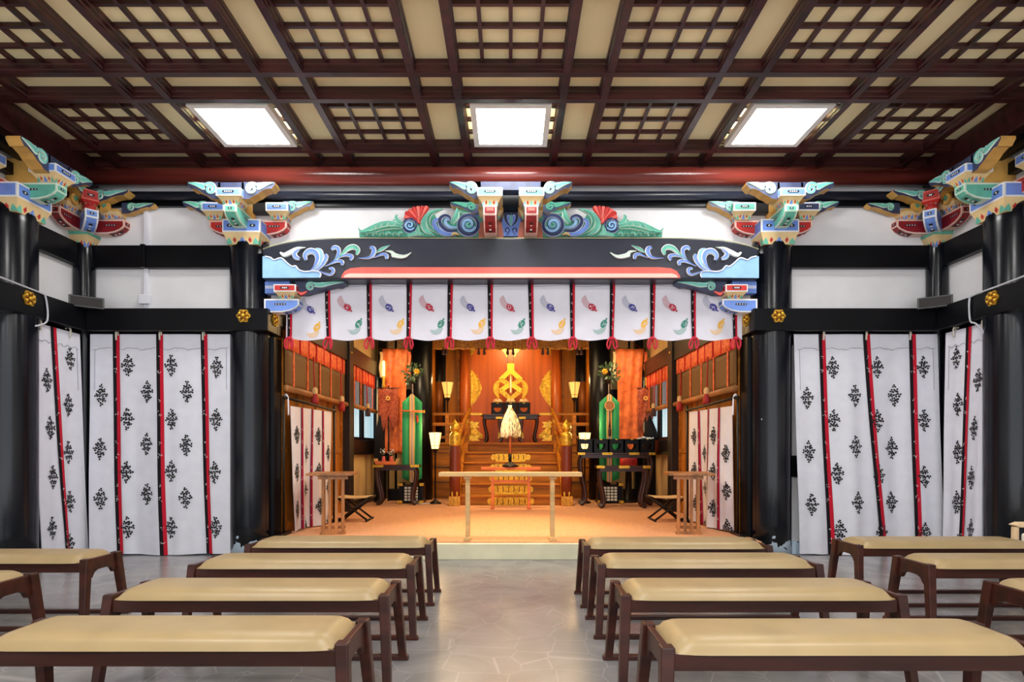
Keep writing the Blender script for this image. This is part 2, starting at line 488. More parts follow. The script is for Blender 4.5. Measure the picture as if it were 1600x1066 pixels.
# ------------------------------------------------------------------ stage shell
b = MB(); b.box(-2.41, 2.41, 5.645, 6.3, 0, .152, 'stage_cream'); b.box(-2.41, 2.41, 6.3, 12.1, 0, .15, 'brown_wood')
stage = struct(b, 'stage_floor', bevel=.006)
b = MB(); b.box(-2.405, 2.405, 5.70, 9.36, .15, .164, 'carpet'); b.box(-2.405, -1.0, 9.36, 10.68, .15, .164, 'carpet'); b.box(1.0, 2.405, 9.36, 10.68, .15, .164, 'carpet')
b.build('carpet', stage)
for sgn, side, n in ((-1, 'left', 0), (1, 'right', 1)):
    # side wall pieces
    b = MB(); b.box(sgn*2.42, sgn*2.52, 6.13, 8.42, .15, 3.3, 'cream_plaster')
    b.box(sgn*2.42, sgn*2.52, 8.42, 10.8, .15, 1.0, 'cream_plaster'); b.box(sgn*2.42, sgn*2.52, 8.42, 10.8, 2.3, 3.3, 'cream_plaster')
    struct(b, 'wall_stage_'+side)
    b = MB(); b.box(sgn*2.30, sgn*2.43, 6.25, 10.75, 2.30, 2.55, 'dark_beam'); struct(b, 'trim_%d' % (18+n), bevel=.004)
    b = MB(); b.box(sgn*2.27, sgn*2.46, 8.40, 8.62, .164, 3.3, 'dark_beam'); struct(b, 'trim_%d' % (20+n), bevel=.006)
    b = MB(); b.box(sgn*2.32, sgn*2.48, 8.62, 10.75, .965, 1.19, 'black_lacquer'); struct(b, 'trim_%d' % (22+n), bevel=.004)
    b = MB(); b.box(sgn*2.36, sgn*2.42, 8.62, 10.6, .164, .27, 'black_lacquer'); struct(b, 'baseboard_stage_'+side)
    b = MB(); b.box(sgn*2.385, sgn*2.47, 6.0, 6.19, .152, 2.18, 'black_lacquer'); struct(b, 'trim_%d' % (31+n))
    # sliding doors of brown boards in the first bay
    for k in range(2):
        y0 = 6.2+k*1.1; b = MB()
        b.box(sgn*2.385, sgn*2.42, y0, y0+1.1, .164, 2.30, 'brown_wood_up')
        dr = struct(b, 'door_%d' % (1+n*2+k))
        b = MB()
        for (ya, yb, za, zb) in ((y0, y0+.06, .164, 2.3), (y0+1.04, y0+1.1, .164, 2.3), (y0+.06, y0+1.04, .164, .28), (y0+.06, y0+1.04, 1.0, 1.06)):
            b.box(sgn*2.37, sgn*2.395, ya, yb, za, zb, 'brown_wood')
        b.build('door_frame', dr)
    # latticed windows of the second bay
    for k in range(2):
        y0 = 8.68+k*1.0; b = MB()
        for (ya, yb, za, zb) in ((y0, y0+.07, 1.19, 2.3), (y0+.91, y0+.98, 1.19, 2.3), (y0+.07, y0+.91, 1.19, 1.24), (y0+.07, y0+.91, 2.25, 2.3)):
            b.box(sgn*2.40, sgn*2.46, ya, yb, za, zb, 'black_lacquer')
        wn = struct(b, 'window_%d' % (1+n*2+k))
        b = MB(); b.box(sgn*2.445, sgn*2.455, y0+.07, y0+.91, 1.24, 2.25, 'window_pane'); b.build('pane', wn)
        b = MB()
        for q in range(1, 11):
            yy = y0+.07+.84*q/11; b.box(sgn*2.442, sgn*2.4455, yy-.007, yy+.007, 1.24, 2.25, 'p_bluegrey')
        b.build('window_bars', wn)
    # back wall beside the altar
    b = MB(); b.box(sgn*1.45, sgn*2.42, 10.75, 10.85, .15, 3.3, 'cream_plaster'); struct(b, 'wall_back_'+side)
    b = MB(); b.box(sgn*2.22, sgn*2.36, 10.6, 10.74, .164, 3.3, 'black_lacquer'); struct(b, 'trim_%d' % (24+n))
    b = MB(); b.box(sgn*1.78, sgn*2.22, 10.66, 10.74, 1.0, 2.12, 'black_lacquer'); struct(b, 'trim_%d' % (26+n))
    b = MB(); b.box(sgn*.99, sgn*1.5, 11.95, 12.05, .15, 3.3, 'brown_wood_up'); struct(b, 'wall_niche_'+side); b = MB(); b.box(sgn*1.45, sgn*1.5, 10.85, 11.95, .15, 3.3, 'brown_wood_up'); struct(b, 'wall_altar_'+side)
    b = MB(); b.box(sgn*1.30, sgn*1.36, 11.85, 11.95, 1.17, 3.3, 'black_lacquer'); b.box(sgn*1.02, sgn*1.06, 11.90, 11.95, 1.17, 3.3, 'brown_wood'); struct(b, 'trim_%d' % (28+n))
b = MB(); b.box(-1.0, 1.0, 12.0, 12.1, .15, 3.3, 'brown_wood_up'); struct(b, 'wall_altar_back')
b = MB(); b.box(-2.52, 2.52, 6.13, 12.1, 3.3, 3.36, 'dark_beam'); struct(b, 'ceiling_stage')
# ------------------------------------------------------------------ columns
def column(name, x, y, r, z1, m, label, cat='column', seg=36):
    b = MB(); b.lathe([(r*1.0, 0), (r, 0.3), (r, z1-.15), (r*.97, z1-.06), (r*.88, z1)], (x, y, 0), seg, m)
    return tag(b.build(name, loc=(x, y, 0)), label, cat)
column('round_column', -2.615, 5.99, .195, 3.14, 'column_lacquer_flaked', 'black round column at the left side of the altar opening, paint flaked at its foot')
column('round_column', 2.615, 5.99, .195, 3.14, 'column_lacquer_flaked', 'black round column at the right side of the altar opening, white flaked patch at its foot')
column('round_column', -4.335, 5.15, .2, 3.14, 'column_lacquer', 'black round column standing in the left side wall')
column('round_column', 4.335, 5.15, .2, 3.14, 'column_lacquer', 'black round column standing in the right side wall')
column('corner_post', -4.27, 5.96, .095, 3.12, 'column_lacquer', 'slim black post in the left back corner of the hall', 'post', 24)
column('corner_post', 4.27, 5.96, .095, 3.12, 'column_lacquer', 'slim black post in the right back corner of the hall', 'post', 24)

# ------------------------------------------------------------------ gilt nail covers
def nail_cover_mesh():
    b = MB()
    out = []
    for i in range(24):
        a = 2*PI*i/24; out.append((.062*(1+.13*math.cos(6*a)), a))
    b.prism([(r*math.cos(a), r*math.sin(a)) for r, a in out], lambda u, v, d: (u, -d, v), .012, 'gold')
    for i in range(6):
        a = PI/6+PI*i/3
        for rr, k in ((.043, .017),):
            c = (rr*math.cos(a), -.012, rr*math.sin(a))
            b.lathe2(c, k) if hasattr(b, 'lathe2') else b.tube([(c[0], -.008, c[2]), (c[0], -.022, c[2]), (c[0], -.028, c[2])], [k, k*.8, k*.3], 'gold', 8)
        a2 = PI*i/3
        b.tube([(.02*math.cos(a2), -.014, .02*math.sin(a2)), (.058*math.cos(a2), -.016, .058*math.sin(a2))], [.007, .004], 'gold_dark', 6)
    b.tube([(0, -.005, 0), (0, -.03, 0), (0, -.042, 0)], [.022, .02, .008], 'gold', 12)
    return b
NC = nail_cover_mesh().build('nail_cover', loc=(0, 0, 0))
tag(NC, 'gilt flower nail cover on the black rail left of the altar opening, facing the room', 'nail cover', 'gilt flower nail covers')
zc = PZ(494, 5.78)
NC.location = (PX(381, 5.78), 5.78, zc)
dup(NC, (PX(1216, 5.78), 5.78, zc), 0, 'gilt flower nail cover on the black rail right of the altar opening, facing the room')
dup(NC, (-2.36, 5.95, zc), PI/2, 'gilt flower nail cover on the inner end of the left rail, turned to the opening')
dup(NC, (2.36, 5.95, zc), -PI/2, 'gilt flower nail cover on the inner end of the right rail, turned to the opening')
dup(NC, (-4.13, 5.10, zc), PI/2, 'gilt flower nail cover at the far left, on the side rail')
dup(NC, (4.13, 5.10, zc), -PI/2, 'gilt flower nail cover at the far right, on the side rail')
dup(NC, (-2.30, 8.5, 2.43), PI/2, 'gilt nail cover inside the altar room, on the left dark beam')
dup(NC, (2.30, 8.5, 2.43), -PI/2, 'gilt nail cover inside the altar room, on the right dark beam')

# ------------------------------------------------------------------ curtains with black diamond crests
def crest(b, place, cu, cv, su, sv, sd):
    """a diamond of sprigs: nine florets of small leaves; place(u, v) -> point just in front of the cloth"""
    rnd = random.Random(sd)
    spots = [(0, 1.0), (-.5, .5), (.12, .48), (.56, .55), (-1, 0), (-.38, -.02), (.22, 0), (.95, -.05), (-.5, -.5), (.05, -.48), (.5, -.55), (0, -1)]
    for (a, c) in spots:
        x0 = cu+a*su*.78; y0 = cv+c*sv*.84
        base = rnd.uniform(0, 2*PI)
        for k in range(3):
            an = base+k*2*PI/3+rnd.uniform(-.4, .4)
            l = su*.33*rnd.uniform(.85, 1.15); w = su*.15*rnd.uniform(.9, 1.2)
            dx, dy = math.cos(an), math.sin(an)*1.15
            nx, ny = -math.sin(an), math.cos(an)
            pts = [(0.02, 0), (.35, .8), (.75, 1), (1, .25), (1, -.25), (.75, -1), (.35, -.8)]
            V = [place(x0+dx*l*p+nx*w*q, y0+dy*l*p+ny*w*q) for p, q in pts]
            b.add(V, [tuple(range(len(V)))], 'motif_black')

def marks(b, place, u, v, w, sd):
    """a little white brush character on the band"""
    rnd = random.Random(sd)
    for k in range(4):
        a0 = (u+rnd.uniform(-.8, .8)*w, v+rnd.uniform(-1.2, 1.2)*w)
        an = rnd.choice((0, PI/2, .8, 2.3))
        l = w*rnd.uniform(.6, 1.2); t = .0016
        dx, dy = math.cos(an)*l/2, math.sin(an)*l/2; nx, ny = -math.sin(an)*t, math.cos(an)*t
        V = [place(a0[0]-dx-nx, a0[1]-dy-ny), place(a0[0]+dx-nx, a0[1]+dy-ny), place(a0[0]+dx+nx, a0[1]+dy+ny), place(a0[0]-dx+nx, a0[1]-dy+ny)]
        b.add(V, [(0, 1, 2, 3)], 'mark_white')

def curtain(label, surf, W, H, straps, crests, hooks, nrm, group='crested white curtains', csize=(.062, .105), strapw=.034, sd=1, mark=True, hem=True, mats=('black_cloth', 'red_cloth'), gap=.006, cat='curtain'):
    """surf(u, v): point of the cloth, u across in metres, v down in metres; straps: (u at top, u at foot)"""
    p0 = surf(W/2, H)
    t = thing('curtain', label, cat, (p0[0], p0[1], p0[2]), group)
    def off(u, v, d):
        p = Vector(surf(u, v)); return p + Vector(nrm)*d
    b = MB(); nu, nv = 48, 36
    b.grid(lambda i, j: surf(i*W, j*H), nu, nv, 'white_cloth')
    b.grid(lambda i, j: off(i*W, j*H, -.004), nu, nv, 'white_cloth')
    for k, (u, v) in enumerate(crests):
        crest(b, lambda a, c: off(min(W, max(0, a)), min(H, max(0, c)), gap), u, v, csize[0], csize[1], sd*50+k)
    if hem:
        n = 40
        b.tube([off(.03+(W-.06)*i/n, .145+.010*math.sin(i*.9+sd)+.006*math.sin(i*2.3), .004) for i in range(n+1)], .0022, 'thread', 4)
        b.tube([off(.05, .15+.4*i/8, .004) for i in range(9)], .0018, 'thread', 4)
        b.tube([off(W-.05, .15+.4*i/8, .004) for i in range(9)], .0018, 'thread', 4)
    b.build('cloth', t)
    for k, (ua, ub) in enumerate(straps):
        b = MB(); n = 30
        def su(v, e): return ua+(ub-ua)*(v/H)**1.3 + e
        V = []; F = []
        for i in range(n+1):
            v = H*i/n
            for e in (-strapw, 0, strapw):
                V.append(off(su(v, e), v, gap*.8+.001))
        for i in range(n):
            F.append(((i*3, i*3+1, (i+1)*3+1, (i+1)*3), mats[0])); F.append(((i*3+1, i*3+2, (i+1)*3+2, (i+1)*3+1), mats[1]))
        b.addm(V, F, True)
        if mark:
            q = 0; v = .23
            while v < H-.08:
                marks(b, lambda a, c: off(a, c, gap*.8+.004), su(v, -.004), v, .013 if q % 2 == 0 else .022, sd*100+k*20+q)
                v += .13 if q % 2 == 0 else .29
                q += 1
        b.build('strap', t)
    for u in hooks:
        b = MB(); p = off(u, 0, .006)
        n = Vector(nrm)
        b.tube([p+Vector((0, 0, -.06))+n*.006, p+Vector((0, 0, .01))+n*.012, p+Vector((0, 0, .035))+n*.002, p+Vector((0, 0, .04))-n*.03, p+Vector((0, 0, .02))-n*.035], .009, 'hook_metal', 6)
        b.tube([p+Vector((.014, 0, -.015)), p+Vector((.012, 0, .02)), p+Vector((0, 0, .032))], .007, 'hook_metal', 6)
        b.build('hook', t)
    return t

def bay_surf(xa, xb, ya, yb, zt, H, amp, ph, drift=0.0, pinch=0.0):
    """cloth from (xa, ya) to (xb, yb) seen left to right; folds deepen towards the foot"""
    L = math.hypot(xb-xa, yb-ya); ux, uy = (xb-xa)/L, (yb-ya)/L
    nx, ny = uy, -ux
    def f(u, v):
        t = v/H
        w = amp*(.15+.85*t)
        s = w*(math.sin(u*9+ph+.6*t)+.55*math.sin(u*21+1.7*ph)+.3*math.sin(u*37+ph*3))
        uu = u+drift*t+pinch*t*(u-L/2)+.006*math.sin(t*7+ph)*t
        return (xa+ux*uu+nx*s, ya+uy*uu+ny*s, zt-v+.006*math.sin(u*6+ph)*t)
    return f, L

m58 = 5.84/FPX
# left front bay
xa, xb = PX(140, 5.86), PX(361, 5.86); zt = PZ(522, 5.86)
H = zt-.012
f, L = bay_surf(xa, xb, 5.87, 5.87, zt, H, .016, .4, drift=.0)
s = L/221.0
cr = [((x-140)*s, (y-522)*s) for x, y in ((199, 571), (267, 571), (338, 574), (158, 618), (229, 612), (292, 612), (198, 655), (268, 655), (337, 656), (157, 702), (228, 694), (291, 696), (197, 738), (268, 736), (335, 739), (158, 780), (229, 772), (290, 778), (198, 825), (267, 824), (336, 825))]
curtain('white crested curtain between the left corner post and the left front column', f, L, H, [((181-140)*s, (186-140)*s), ((249-140)*s, (256-140)*s), ((318-140)*s, (325-140)*s)], cr, [(182-140)*s, (250-140)*s, (317-140)*s], (0, -1, 0), sd=1)
# right front bay
xa, xb = PX(1241, 5.86), PX(1465, 5.86)
f, L = bay_surf(xa, xb, 5.87, 5.87, zt, H, .022, 2.1, drift=.055)
s = L/224.0
cr = [((x-1241)*s-.055*((y-522)/347), (y-522)*s) for x, y in ((1302, 574), (1371, 574), (1443, 574), (1262, 622), (1336, 618), (1399, 618), (1304, 657), (1372, 658), (1444, 657), (1265, 706), (1337, 698), (1396, 701), (1309, 740), (1374, 744), (1444, 745), (1269, 789), (1339, 785), (1395, 786), (1312, 829), (1378, 833), (1444, 834))]
curtain('white crested curtain between the right front column and the right corner post', f, L, H, [((1285-1241)*s, (1293-1241)*s), ((1354-1241)*s, (1374-1241)*s), ((1426-1241)*s, (1426-1241)*s)], cr, [(1287-1241)*s, (1353-1241)*s, (1422-1241)*s], (0, -1, 0), sd=2)
# side bays (cloth along the side walls)
zs = 2.17
f, L = bay_surf(-4.20, -4.17, 5.33, 5.80, zs, zs-.012, .012, 1.0, drift=0)
W2 = .47
cr = [(.36*W2/.47, .26), (.12, .50), (.33, .70), (.14, .93), (.32, 1.15), (.15, 1.38), (.32, 1.62), (.12, 1.85), (.3, 2.03)]
f, L = bay_surf(-4.20, -4.20, 5.21, 5.80, zs, zs-.012, .012, 1.0, drift=.10)
curtain('narrow white crested curtain on the left side wall beside the corner post', f, L, zs-.012, [(.25, .34)], [(a*1.25, c) for a, c in cr], [.09, .45], (1, 0, 0), sd=3)
f, L = bay_surf(4.20, 4.20, 5.745, 5.165, zs, zs-.012, .020, 2.6, drift=-.10, pinch=-.16)
curtain('narrow white crested curtain on the right side wall beside the corner post', f, L, zs-.012, [(.29, .26)], [(L-a*1.2, c) for a, c in cr], [.12, .47], (-1, 0, 0), sd=4)

# ------------------------------------------------------------------ cables, trunking, speakers, switch
b = MB(); x = PX(228, 5.99)
t = thing('cable_trunking', 'white vertical cable trunking with junction box on the plaster, left front bay', 'cable trunking', (x, 6.0, 2.42))
b.box(x-.022, x+.022, 5.985, 6.02, 2.42, 2.866, 'white_plastic'); b.box(x-.022, x+.022, 5.985, 6.02, 3.092, 3.49, 'white_plastic')
b.box(x-.022, x+.022, 5.925, 5.949, 2.866, 3.095, 'black_lacquer'); b.build('trunking', t, bevel=.003)
b = MB(); b.box(x-.055, x+.055, 5.95, 5.985, 2.505, 2.60, 'white_plastic'); b.build('junction_box', t, bevel=.006)
for sgn, nm in ((-1, 'left'), (1, 'right')):
    b = MB(); c = Vector((sgn*4.09, 5.74, 2.42)); 
    R = Matrix.Translation(c) @ Matrix.Rotation(sgn*-.62, 4, 'Z') @ Matrix.Rotation(math.radians(14), 4, 'X')
    t = thing('wedge_speaker', 'flat grey box speaker resting on the black rail in the %s back corner' % nm, 'speaker', tuple(c))
    b.T = R; b.prism([(-.065, 0), (.065, 0), (.05, .095), (-.045, .105)], lambda a, z, d: (-.14+d, a, z), .28, 'grey_plastic'); b.build('cabinet', t, bevel=.005)
    b = MB(); b.T = R; b.prism([(-.061, .012), (-.046, .094), (-.049, .095), (-.065, .012)], lambda a, z, d: (-.125+d, a, z), .25, 'lamp_iron'); b.build('grille', t)
    b = MB()
    if sgn < 0: pts = [(-4.125, 4.6, 2.45), (-4.12, 5.0, 2.43), (-4.12, 5.22, 2.42), (-4.12, 5.27, 2.40), (-4.115, 5.29, 2.25), (-4.12, 5.26, 2.16), (-4.16, 5.12, 2.1)]
    else: pts = [(4.125, 4.6, 2.45), (4.12, 5.0, 2.43), (4.12, 5.3, 2.42), (4.115, 5.34, 2.38), (4.115, 5.33, 2.2), (4.12, 5.27, 2.16), (4.16, 5.22, 2.05), (4.16, 5.2, 1.9)]
    b.tube([Vector(p) for p in catmull(pts, 5)], .008, 'cable', 6)
    tag(b.build('cable'), 'thin grey cable looping over the black rail at the far %s' % nm, 'cable')
b = MB(); b.box(4.315, 4.34, 5.22, 5.30, 1.03, 1.16, 'white_plastic'); t = tag(b.build('wall_switch', bevel=.004), 'white switch box on the right side wall behind the narrow curtain', 'switch')

# ------------------------------------------------------------------ benches
def bench_proto():
    t = thing('bench', 'x', 'bench', (0, 0, 0), 'padded waiting benches')
    Lh = .62
    # cushion
    b = MB(); nx_, ny_ = 40, 20
    def cz(i, j):
        u = (i*2-1); v = (j*2-1)
        du = max(0, (abs(u)-.86)/.14); dv = max(0, (abs(v)-.45)/.55)
        e = min(1, (du**3.2+dv**2.6)**(1/2.6)) if (du or dv) else 0
        x = u*(Lh-.035)*1.0; y = v*.165
        cy_ = 1-.10*max(0, (abs(u)-.80)/.20)**2.2
        z = .383+.046*math.sqrt(max(0, 1-e*e))
        return (x, y*cy_, z)
    b.grid(cz, nx_, ny_, 'bench_vinyl')
    b.box(-Lh+.04, Lh-.04, -.148, .148, .36, .388, 'bench_vinyl')
    b.build('cushion', t)
    for sy in (-1, 1):
        b = MB(); b.box(-Lh+.03, Lh-.03, sy*.122, sy*.152, .328, .384, 'bench_wood'); b.build('apron', t, bevel=.003)
        b = MB(); b.frustum((0, sy*.19, 0), (2*Lh+.085, .036, 0), (0, sy*.19, .024), (2*Lh+.075, .032, 0), 'bench_wood'); b.build('floor_runner', t, bevel=.004)
    for sx in (-1, 1):
        b = MB()
        # end board with an arched lower edge
        prof = [(-.12, .400), (.12, .400), (.135, .30), (.095, .285), (.075, .315), (.045, .328), (-.045, .328), (-.075, .315), (-.095, .285), (-.135, .30)]
        b.prism(prof, lambda a, z, d: (sx*(Lh-.012)-.012+d, a, z), .024, 'bench_wood'); b.build('end_board', t, bevel=.003)
        for sy in (-1, 1):
            b = MB(); b.frustum((sx*(Lh+.012), sy*.186, .02), (.036, .042, 0), (sx*(Lh-.012), sy*.132, .405), (.046, .05, 0), 'bench_wood'); b.build('leg', t, bevel=.005)
    return t
bench = bench_proto()
spots = [
    (-1.17, 4.18, 'padded bench nearest the stage, in the left block by the aisle'),
    (-1.17, 3.47, 'padded bench second from the stage, in the left block by the aisle'),
    (-1.17, 2.78, 'padded bench third from the stage, in the left block by the aisle'),
    (-1.17, 2.125, 'padded bench fourth from the stage, in the left block by the aisle'),
    (-1.17, 1.425, 'padded bench peeping in at the bottom left edge of the photo'),
    (1.12, 4.13, 'padded bench nearest the stage, in the right block by the aisle'),
    (1.12, 3.485, 'padded bench second from the stage, in the right block by the aisle'),
    (1.12, 2.78, 'padded bench third from the stage, in the right block by the aisle'),
    (1.12, 2.085, 'padded bench in the right foreground, fourth from the stage'),
    (2.955, 4.15, 'padded bench by the right side wall, nearest the right front curtain'),
    (2.955, 3.47, 'padded bench by the right side wall, second from the right front curtain'),
    (2.955, 2.775, 'padded bench cut by the right edge, third from the right front curtain'),
    (-3.10, 3.625, 'padded bench by the left side wall, nearest the left front curtain'),
    (-3.10, 2.96, 'padded bench cut by the left edge, second from the left front curtain'),
]
for i, (x, y, l) in enumerate(spots):
    if i == 0: bench.location = (x, y, 0); bench['label'] = l
    else: dup(bench, (x, y, 0), 0, l)

# pale wooden chair at the right wall
t = thing('armchair', 'pale wooden armchair with white cushions at the right edge', 'chair', (4.02, 4.75, 0)); arm_chair = t
for sx, sy in ((-1, -1), (1, -1), (-1, 1), (1, 1)):
    b = MB(); b.frustum((4.02+sx*.215, 4.75+sy*.22, 0), (.04, .04, 0), (4.02+sx*.215, 4.75+sy*.215, .47 if sy < 0 else .72), (.035, .035, 0), 'chair_wood'); b.build('leg', t, bevel=.005)
for sx in (-1, 1):
    b = MB(); b.prism([(-.25, .485), (-.2, .505), (.22, .5), (.22, .475), (-.2, .465)], lambda a, z, d: (4.02+sx*.215-.03+d, 4.75+a, z), .06, 'chair_wood'); b.build('armrest', t, bevel=.008)
b = MB(); b.box(3.83, 4.21, 4.55, 4.96, .33, .43, 'chair_fabric'); b.build('seat', t, bevel=.02)
b = MB(); b.box(3.83, 4.21, 4.93, 4.99, .42, .7, 'chair_fabric'); b.build('backrest', t, bevel=.02)
arm_chair.rotation_euler = (0, 0, -PI/2); arm_chair.location = (3.99, 4.24, 0)
# ------------------------------------------------------------------ painted bracket sets
def lozenge(b, fr, a, z, n=3, dx=.02, w=.012, base='p_black', dot='p_white', vert=False):
    """row of white dots on a dark bar"""
    L = dx*(n-1)/2+w*1.6
    pts = [(-L, 0), (-L+w*.7, -w*.7), (L-w*.7, -w*.7), (L, 0), (L-w*.7, w*.7), (-L+w*.7, w*.7)]
    sw = (lambda p: (p[1], p[0])) if vert else (lambda p: p)
    b.add([fr(a+sw(p)[0], z+sw(p)[1], .0045) for p in pts], [tuple(range(6))], base)
    for k in range(n):
        c = -dx*(n-1)/2+dx*k
        q = [(c+w*.42*math.cos(2*PI*i/8), w*.42*math.sin(2*PI*i/8)) for i in range(8)]
        b.add([fr(a+sw(p)[0], z+sw(p)[1], .0065) for p in q], [tuple(range(8))], dot)

def block(b, x, y, z0, z1, z2, wb, wt, body, border='p_white', n=4, petals=('p_blue', 'p_green'), dots=True, flare='p_cream'):
    """square bearing block: cream curved foot z0..z1, painted top z1..z2"""
    steps = 5
    def wf(z):
        t = (z-z0)/(z1-z0)
        return wb+(wt-wb)*(t**1.7)
    for k in range(steps):
        za = z0+(z1-z0)*k/steps; zb = z0+(z1-z0)*(k+1)/steps
        b.frustum((x, y, za), (wf(za), wf(za), 0), (x, y, zb), (wf(zb), wf(zb), 0), flare)
    b.cbox((x, y, (z1+z2)/2), (wt, wt, z2-z1), border)
    hz = (z2-z1)/2; bd = min(.014, hz*.3)
    T0 = b.T.copy()
    for k in range(4):
        b.T = T0 @ Matrix.Translation((x, y, 0)) @ Matrix.Rotation(k*PI/2, 4, 'Z')
        fr = lambda a, z, d: (a, -wt/2-d, z)
        A = wt/2-bd
        b.add([fr(-A, z1+bd, .003), fr(A, z1+bd, .003), fr(A, z2-bd, .003), fr(-A, z2-bd, .003)], [(0, 1, 2, 3)], body)
        if dots: lozenge(b, fr, 0, (z1+z2)/2, n, wt*.085, min(.017, hz*.5))
        # petals on the foot
        H = z1-z0
        ff = lambda a, t: (a, -wf(z0+t*H)/2-.004, z0+t*H)
        w = wb*.5
        def petal(c, hw, ht, m):
            pts = [(c-hw, .02), (c+hw, .02), (c+hw*.75, ht*.45), (c+hw*.2, ht*.9), (c, ht), (c-hw*.2, ht*.9), (c-hw*.75, ht*.45)]
            b.add([ff(a, t) for a, t in pts], [tuple(range(len(pts)))], m)
        petal(0, w*.24, .62, petals[0])
        for s_ in (-1, 1):
            petal(s_*w*.86, w*.2, .55, petals[1])
            c = s_*w*.50
            pts = [(c, .12), (c+w*.12, .36), (c, .62), (c-w*.12, .36)]
            b.add([ff(a, t) for a, t in pts], [(0, 1, 2, 3)], 'p_red')
    b.T = T0

def arm_profile(L, z0, z1, both=True):
    h = z1-z0
    r = [(L, z1), (L, z1-h*.42), (L-.03, z1-h*.66), (L-.09, z1-h*.88), (L-.17, z0)]
    if both: return r + [(-a, z) for a, z in reversed(r)]
    return r + [(0, z0), (0, z1)]

def inset(pts, d):
    cx = sum(p[0] for p in pts)/len(pts); cz = sum(p[1] for p in pts)/len(pts)
    mx = max(abs(p[0]-cx) for p in pts); mz = max(abs(p[1]-cz) for p in pts)
    return [(cx+(p[0]-cx)*(1-d/mx), cz+(p[1]-cz)*(1-d/mz)) for p in pts]

def arm(b, L, z0, z1, th, body, border, both=True, n=4, dots=(0.0,)):
    """boat arm along local x, thickness th in y"""
    pr = arm_profile(L, z0, z1, both)
    b.prism(pr, lambda a, z, d: (a, -th/2+d, z), th, border, border)
    ins = inset(pr, .016)
    for s_ in (-1, 1):
        fr = lambda a, z, d: (a, s_*(th/2+d), z)
        b.add([fr(a, z, .003) for a, z in ins], [tuple(range(len(ins)))], body)
        for c in dots: lozenge(b, fr, c, (z0+z1)/2+.012, n, .026, .013)
    # end faces and underside
    h = z1-z0
    for s_ in ((-1, 1) if both else (1,)):
        fe = lambda a, z, d: (s_*(L+d), a, z)
        A = th/2-.014
        b.add([fe(-A, z1-h*.38, .003), fe(A, z1-h*.38, .003), fe(A, z1-.014, .003), fe(-A, z1-.014, .003)], [(0, 1, 2, 3)], body)
        lozenge(b, fe, 0, z1-h*.2-.006, 1, .02, .014)
        lo = [(L-.004, z1-h*.46), (L-.03, z1-h*.66), (L-.09, z1-h*.88), (L-.16, z0+.002)]
        V = []
        for a, z in lo:
            for e in (-A, A): V.append((s_*(a+.002), e, z-.003))
        b.add(V, [(2*i, 2*i+1, 2*i+3, 2*i+2) for i in range(3)], body)
        (xa, za), (xb, zb) = lo[1], lo[3]
        for k, mm in ((0, 'p_black'), (1, 'p_white'), (2, 'p_black'), (3, 'p_white'), (4, 'p_black')):
            t = .2+.15*k; hw = .010 if mm == 'p_white' else .016; hl = .07 if mm == 'p_white' else .11
            q = [(t-hl, -hw), (t+hl, -hw), (t+hl, hw), (t-hl, hw)]
            b.add([(s_*(xa+(xb-xa)*u), w, za+(zb-za)*u-.011-(.003 if mm == 'p_white' else 0)) for u, w in q], [(0, 1, 2, 3)], mm)

def nose(b, x0, x1, y, th, z0, z1, face='p_bluegrey', scroll='p_teal', edge='p_mint', under='p_ochre', flip=1):
    """plank end that sweeps up and out from x0 to x1 (x1 may be left of x0), scroll carved on both faces"""
    sg = 1 if x1 > x0 else -1; L = abs(x1-x0); h = z1-z0
    low = [(0, 0), (.22, .02), (.34, .18), (.48, .30), (.60, .48), (.78, .62), (.88, .60), (1.0, .86)]
    pts = [(x0+sg*L*a, z0+h*c) for a, c in low] + [(x0+sg*L*.99, z1), (x0, z1)]
    fr = lambda a, z, d: (a, y-th/2+d, z)
    V = [fr(a, z, 0) for a, z in pts]+[fr(a, z, th) for a, z in pts]; n = len(pts)
    F = [(tuple(range(n)), face), (tuple(range(2*n-1, n-1, -1)), face)]
    for i in range(n):
        j = (i+1) % n
        F.append(((i, i+n, j+n, j), under if i < 8 else face))
    b.addm(V, F)
    for s_ in (-1, 1):
        f2 = lambda a, z, d: (a, y+s_*(th/2+d), z)
        r = h*.36
        cx = x0+sg*L*.30; cz = z0+h*.60
        sp = [(cx+sg*(p[0]-cx), p[1]) for p in spiral(cx, cz, r, r*.12, 0.6, 1.55, 22)]
        b.ribbon(sp, [r*.24]*len(sp), f2, .010, scroll, edge, 1)
        b.ribbon([(cx+sg*r*.9, cz+r*.3), (x0+sg*L*.52, z0+h*.72), (x0+sg*L*.72, z0+h*.86), (x0+sg*L*.96, z0+h*.95)], [h*.14, h*.19, h*.13, h*.02], f2, .009, scroll, edge, 3)
        b.ribbon([(x0+sg*L*.55, z0+h*.95), (x0+sg*L*.46, z0+h*.84), (x0+sg*L*.36, z0+h*.92)], [h*.02, h*.07, h*.03], f2, .008, scroll, edge, 3)

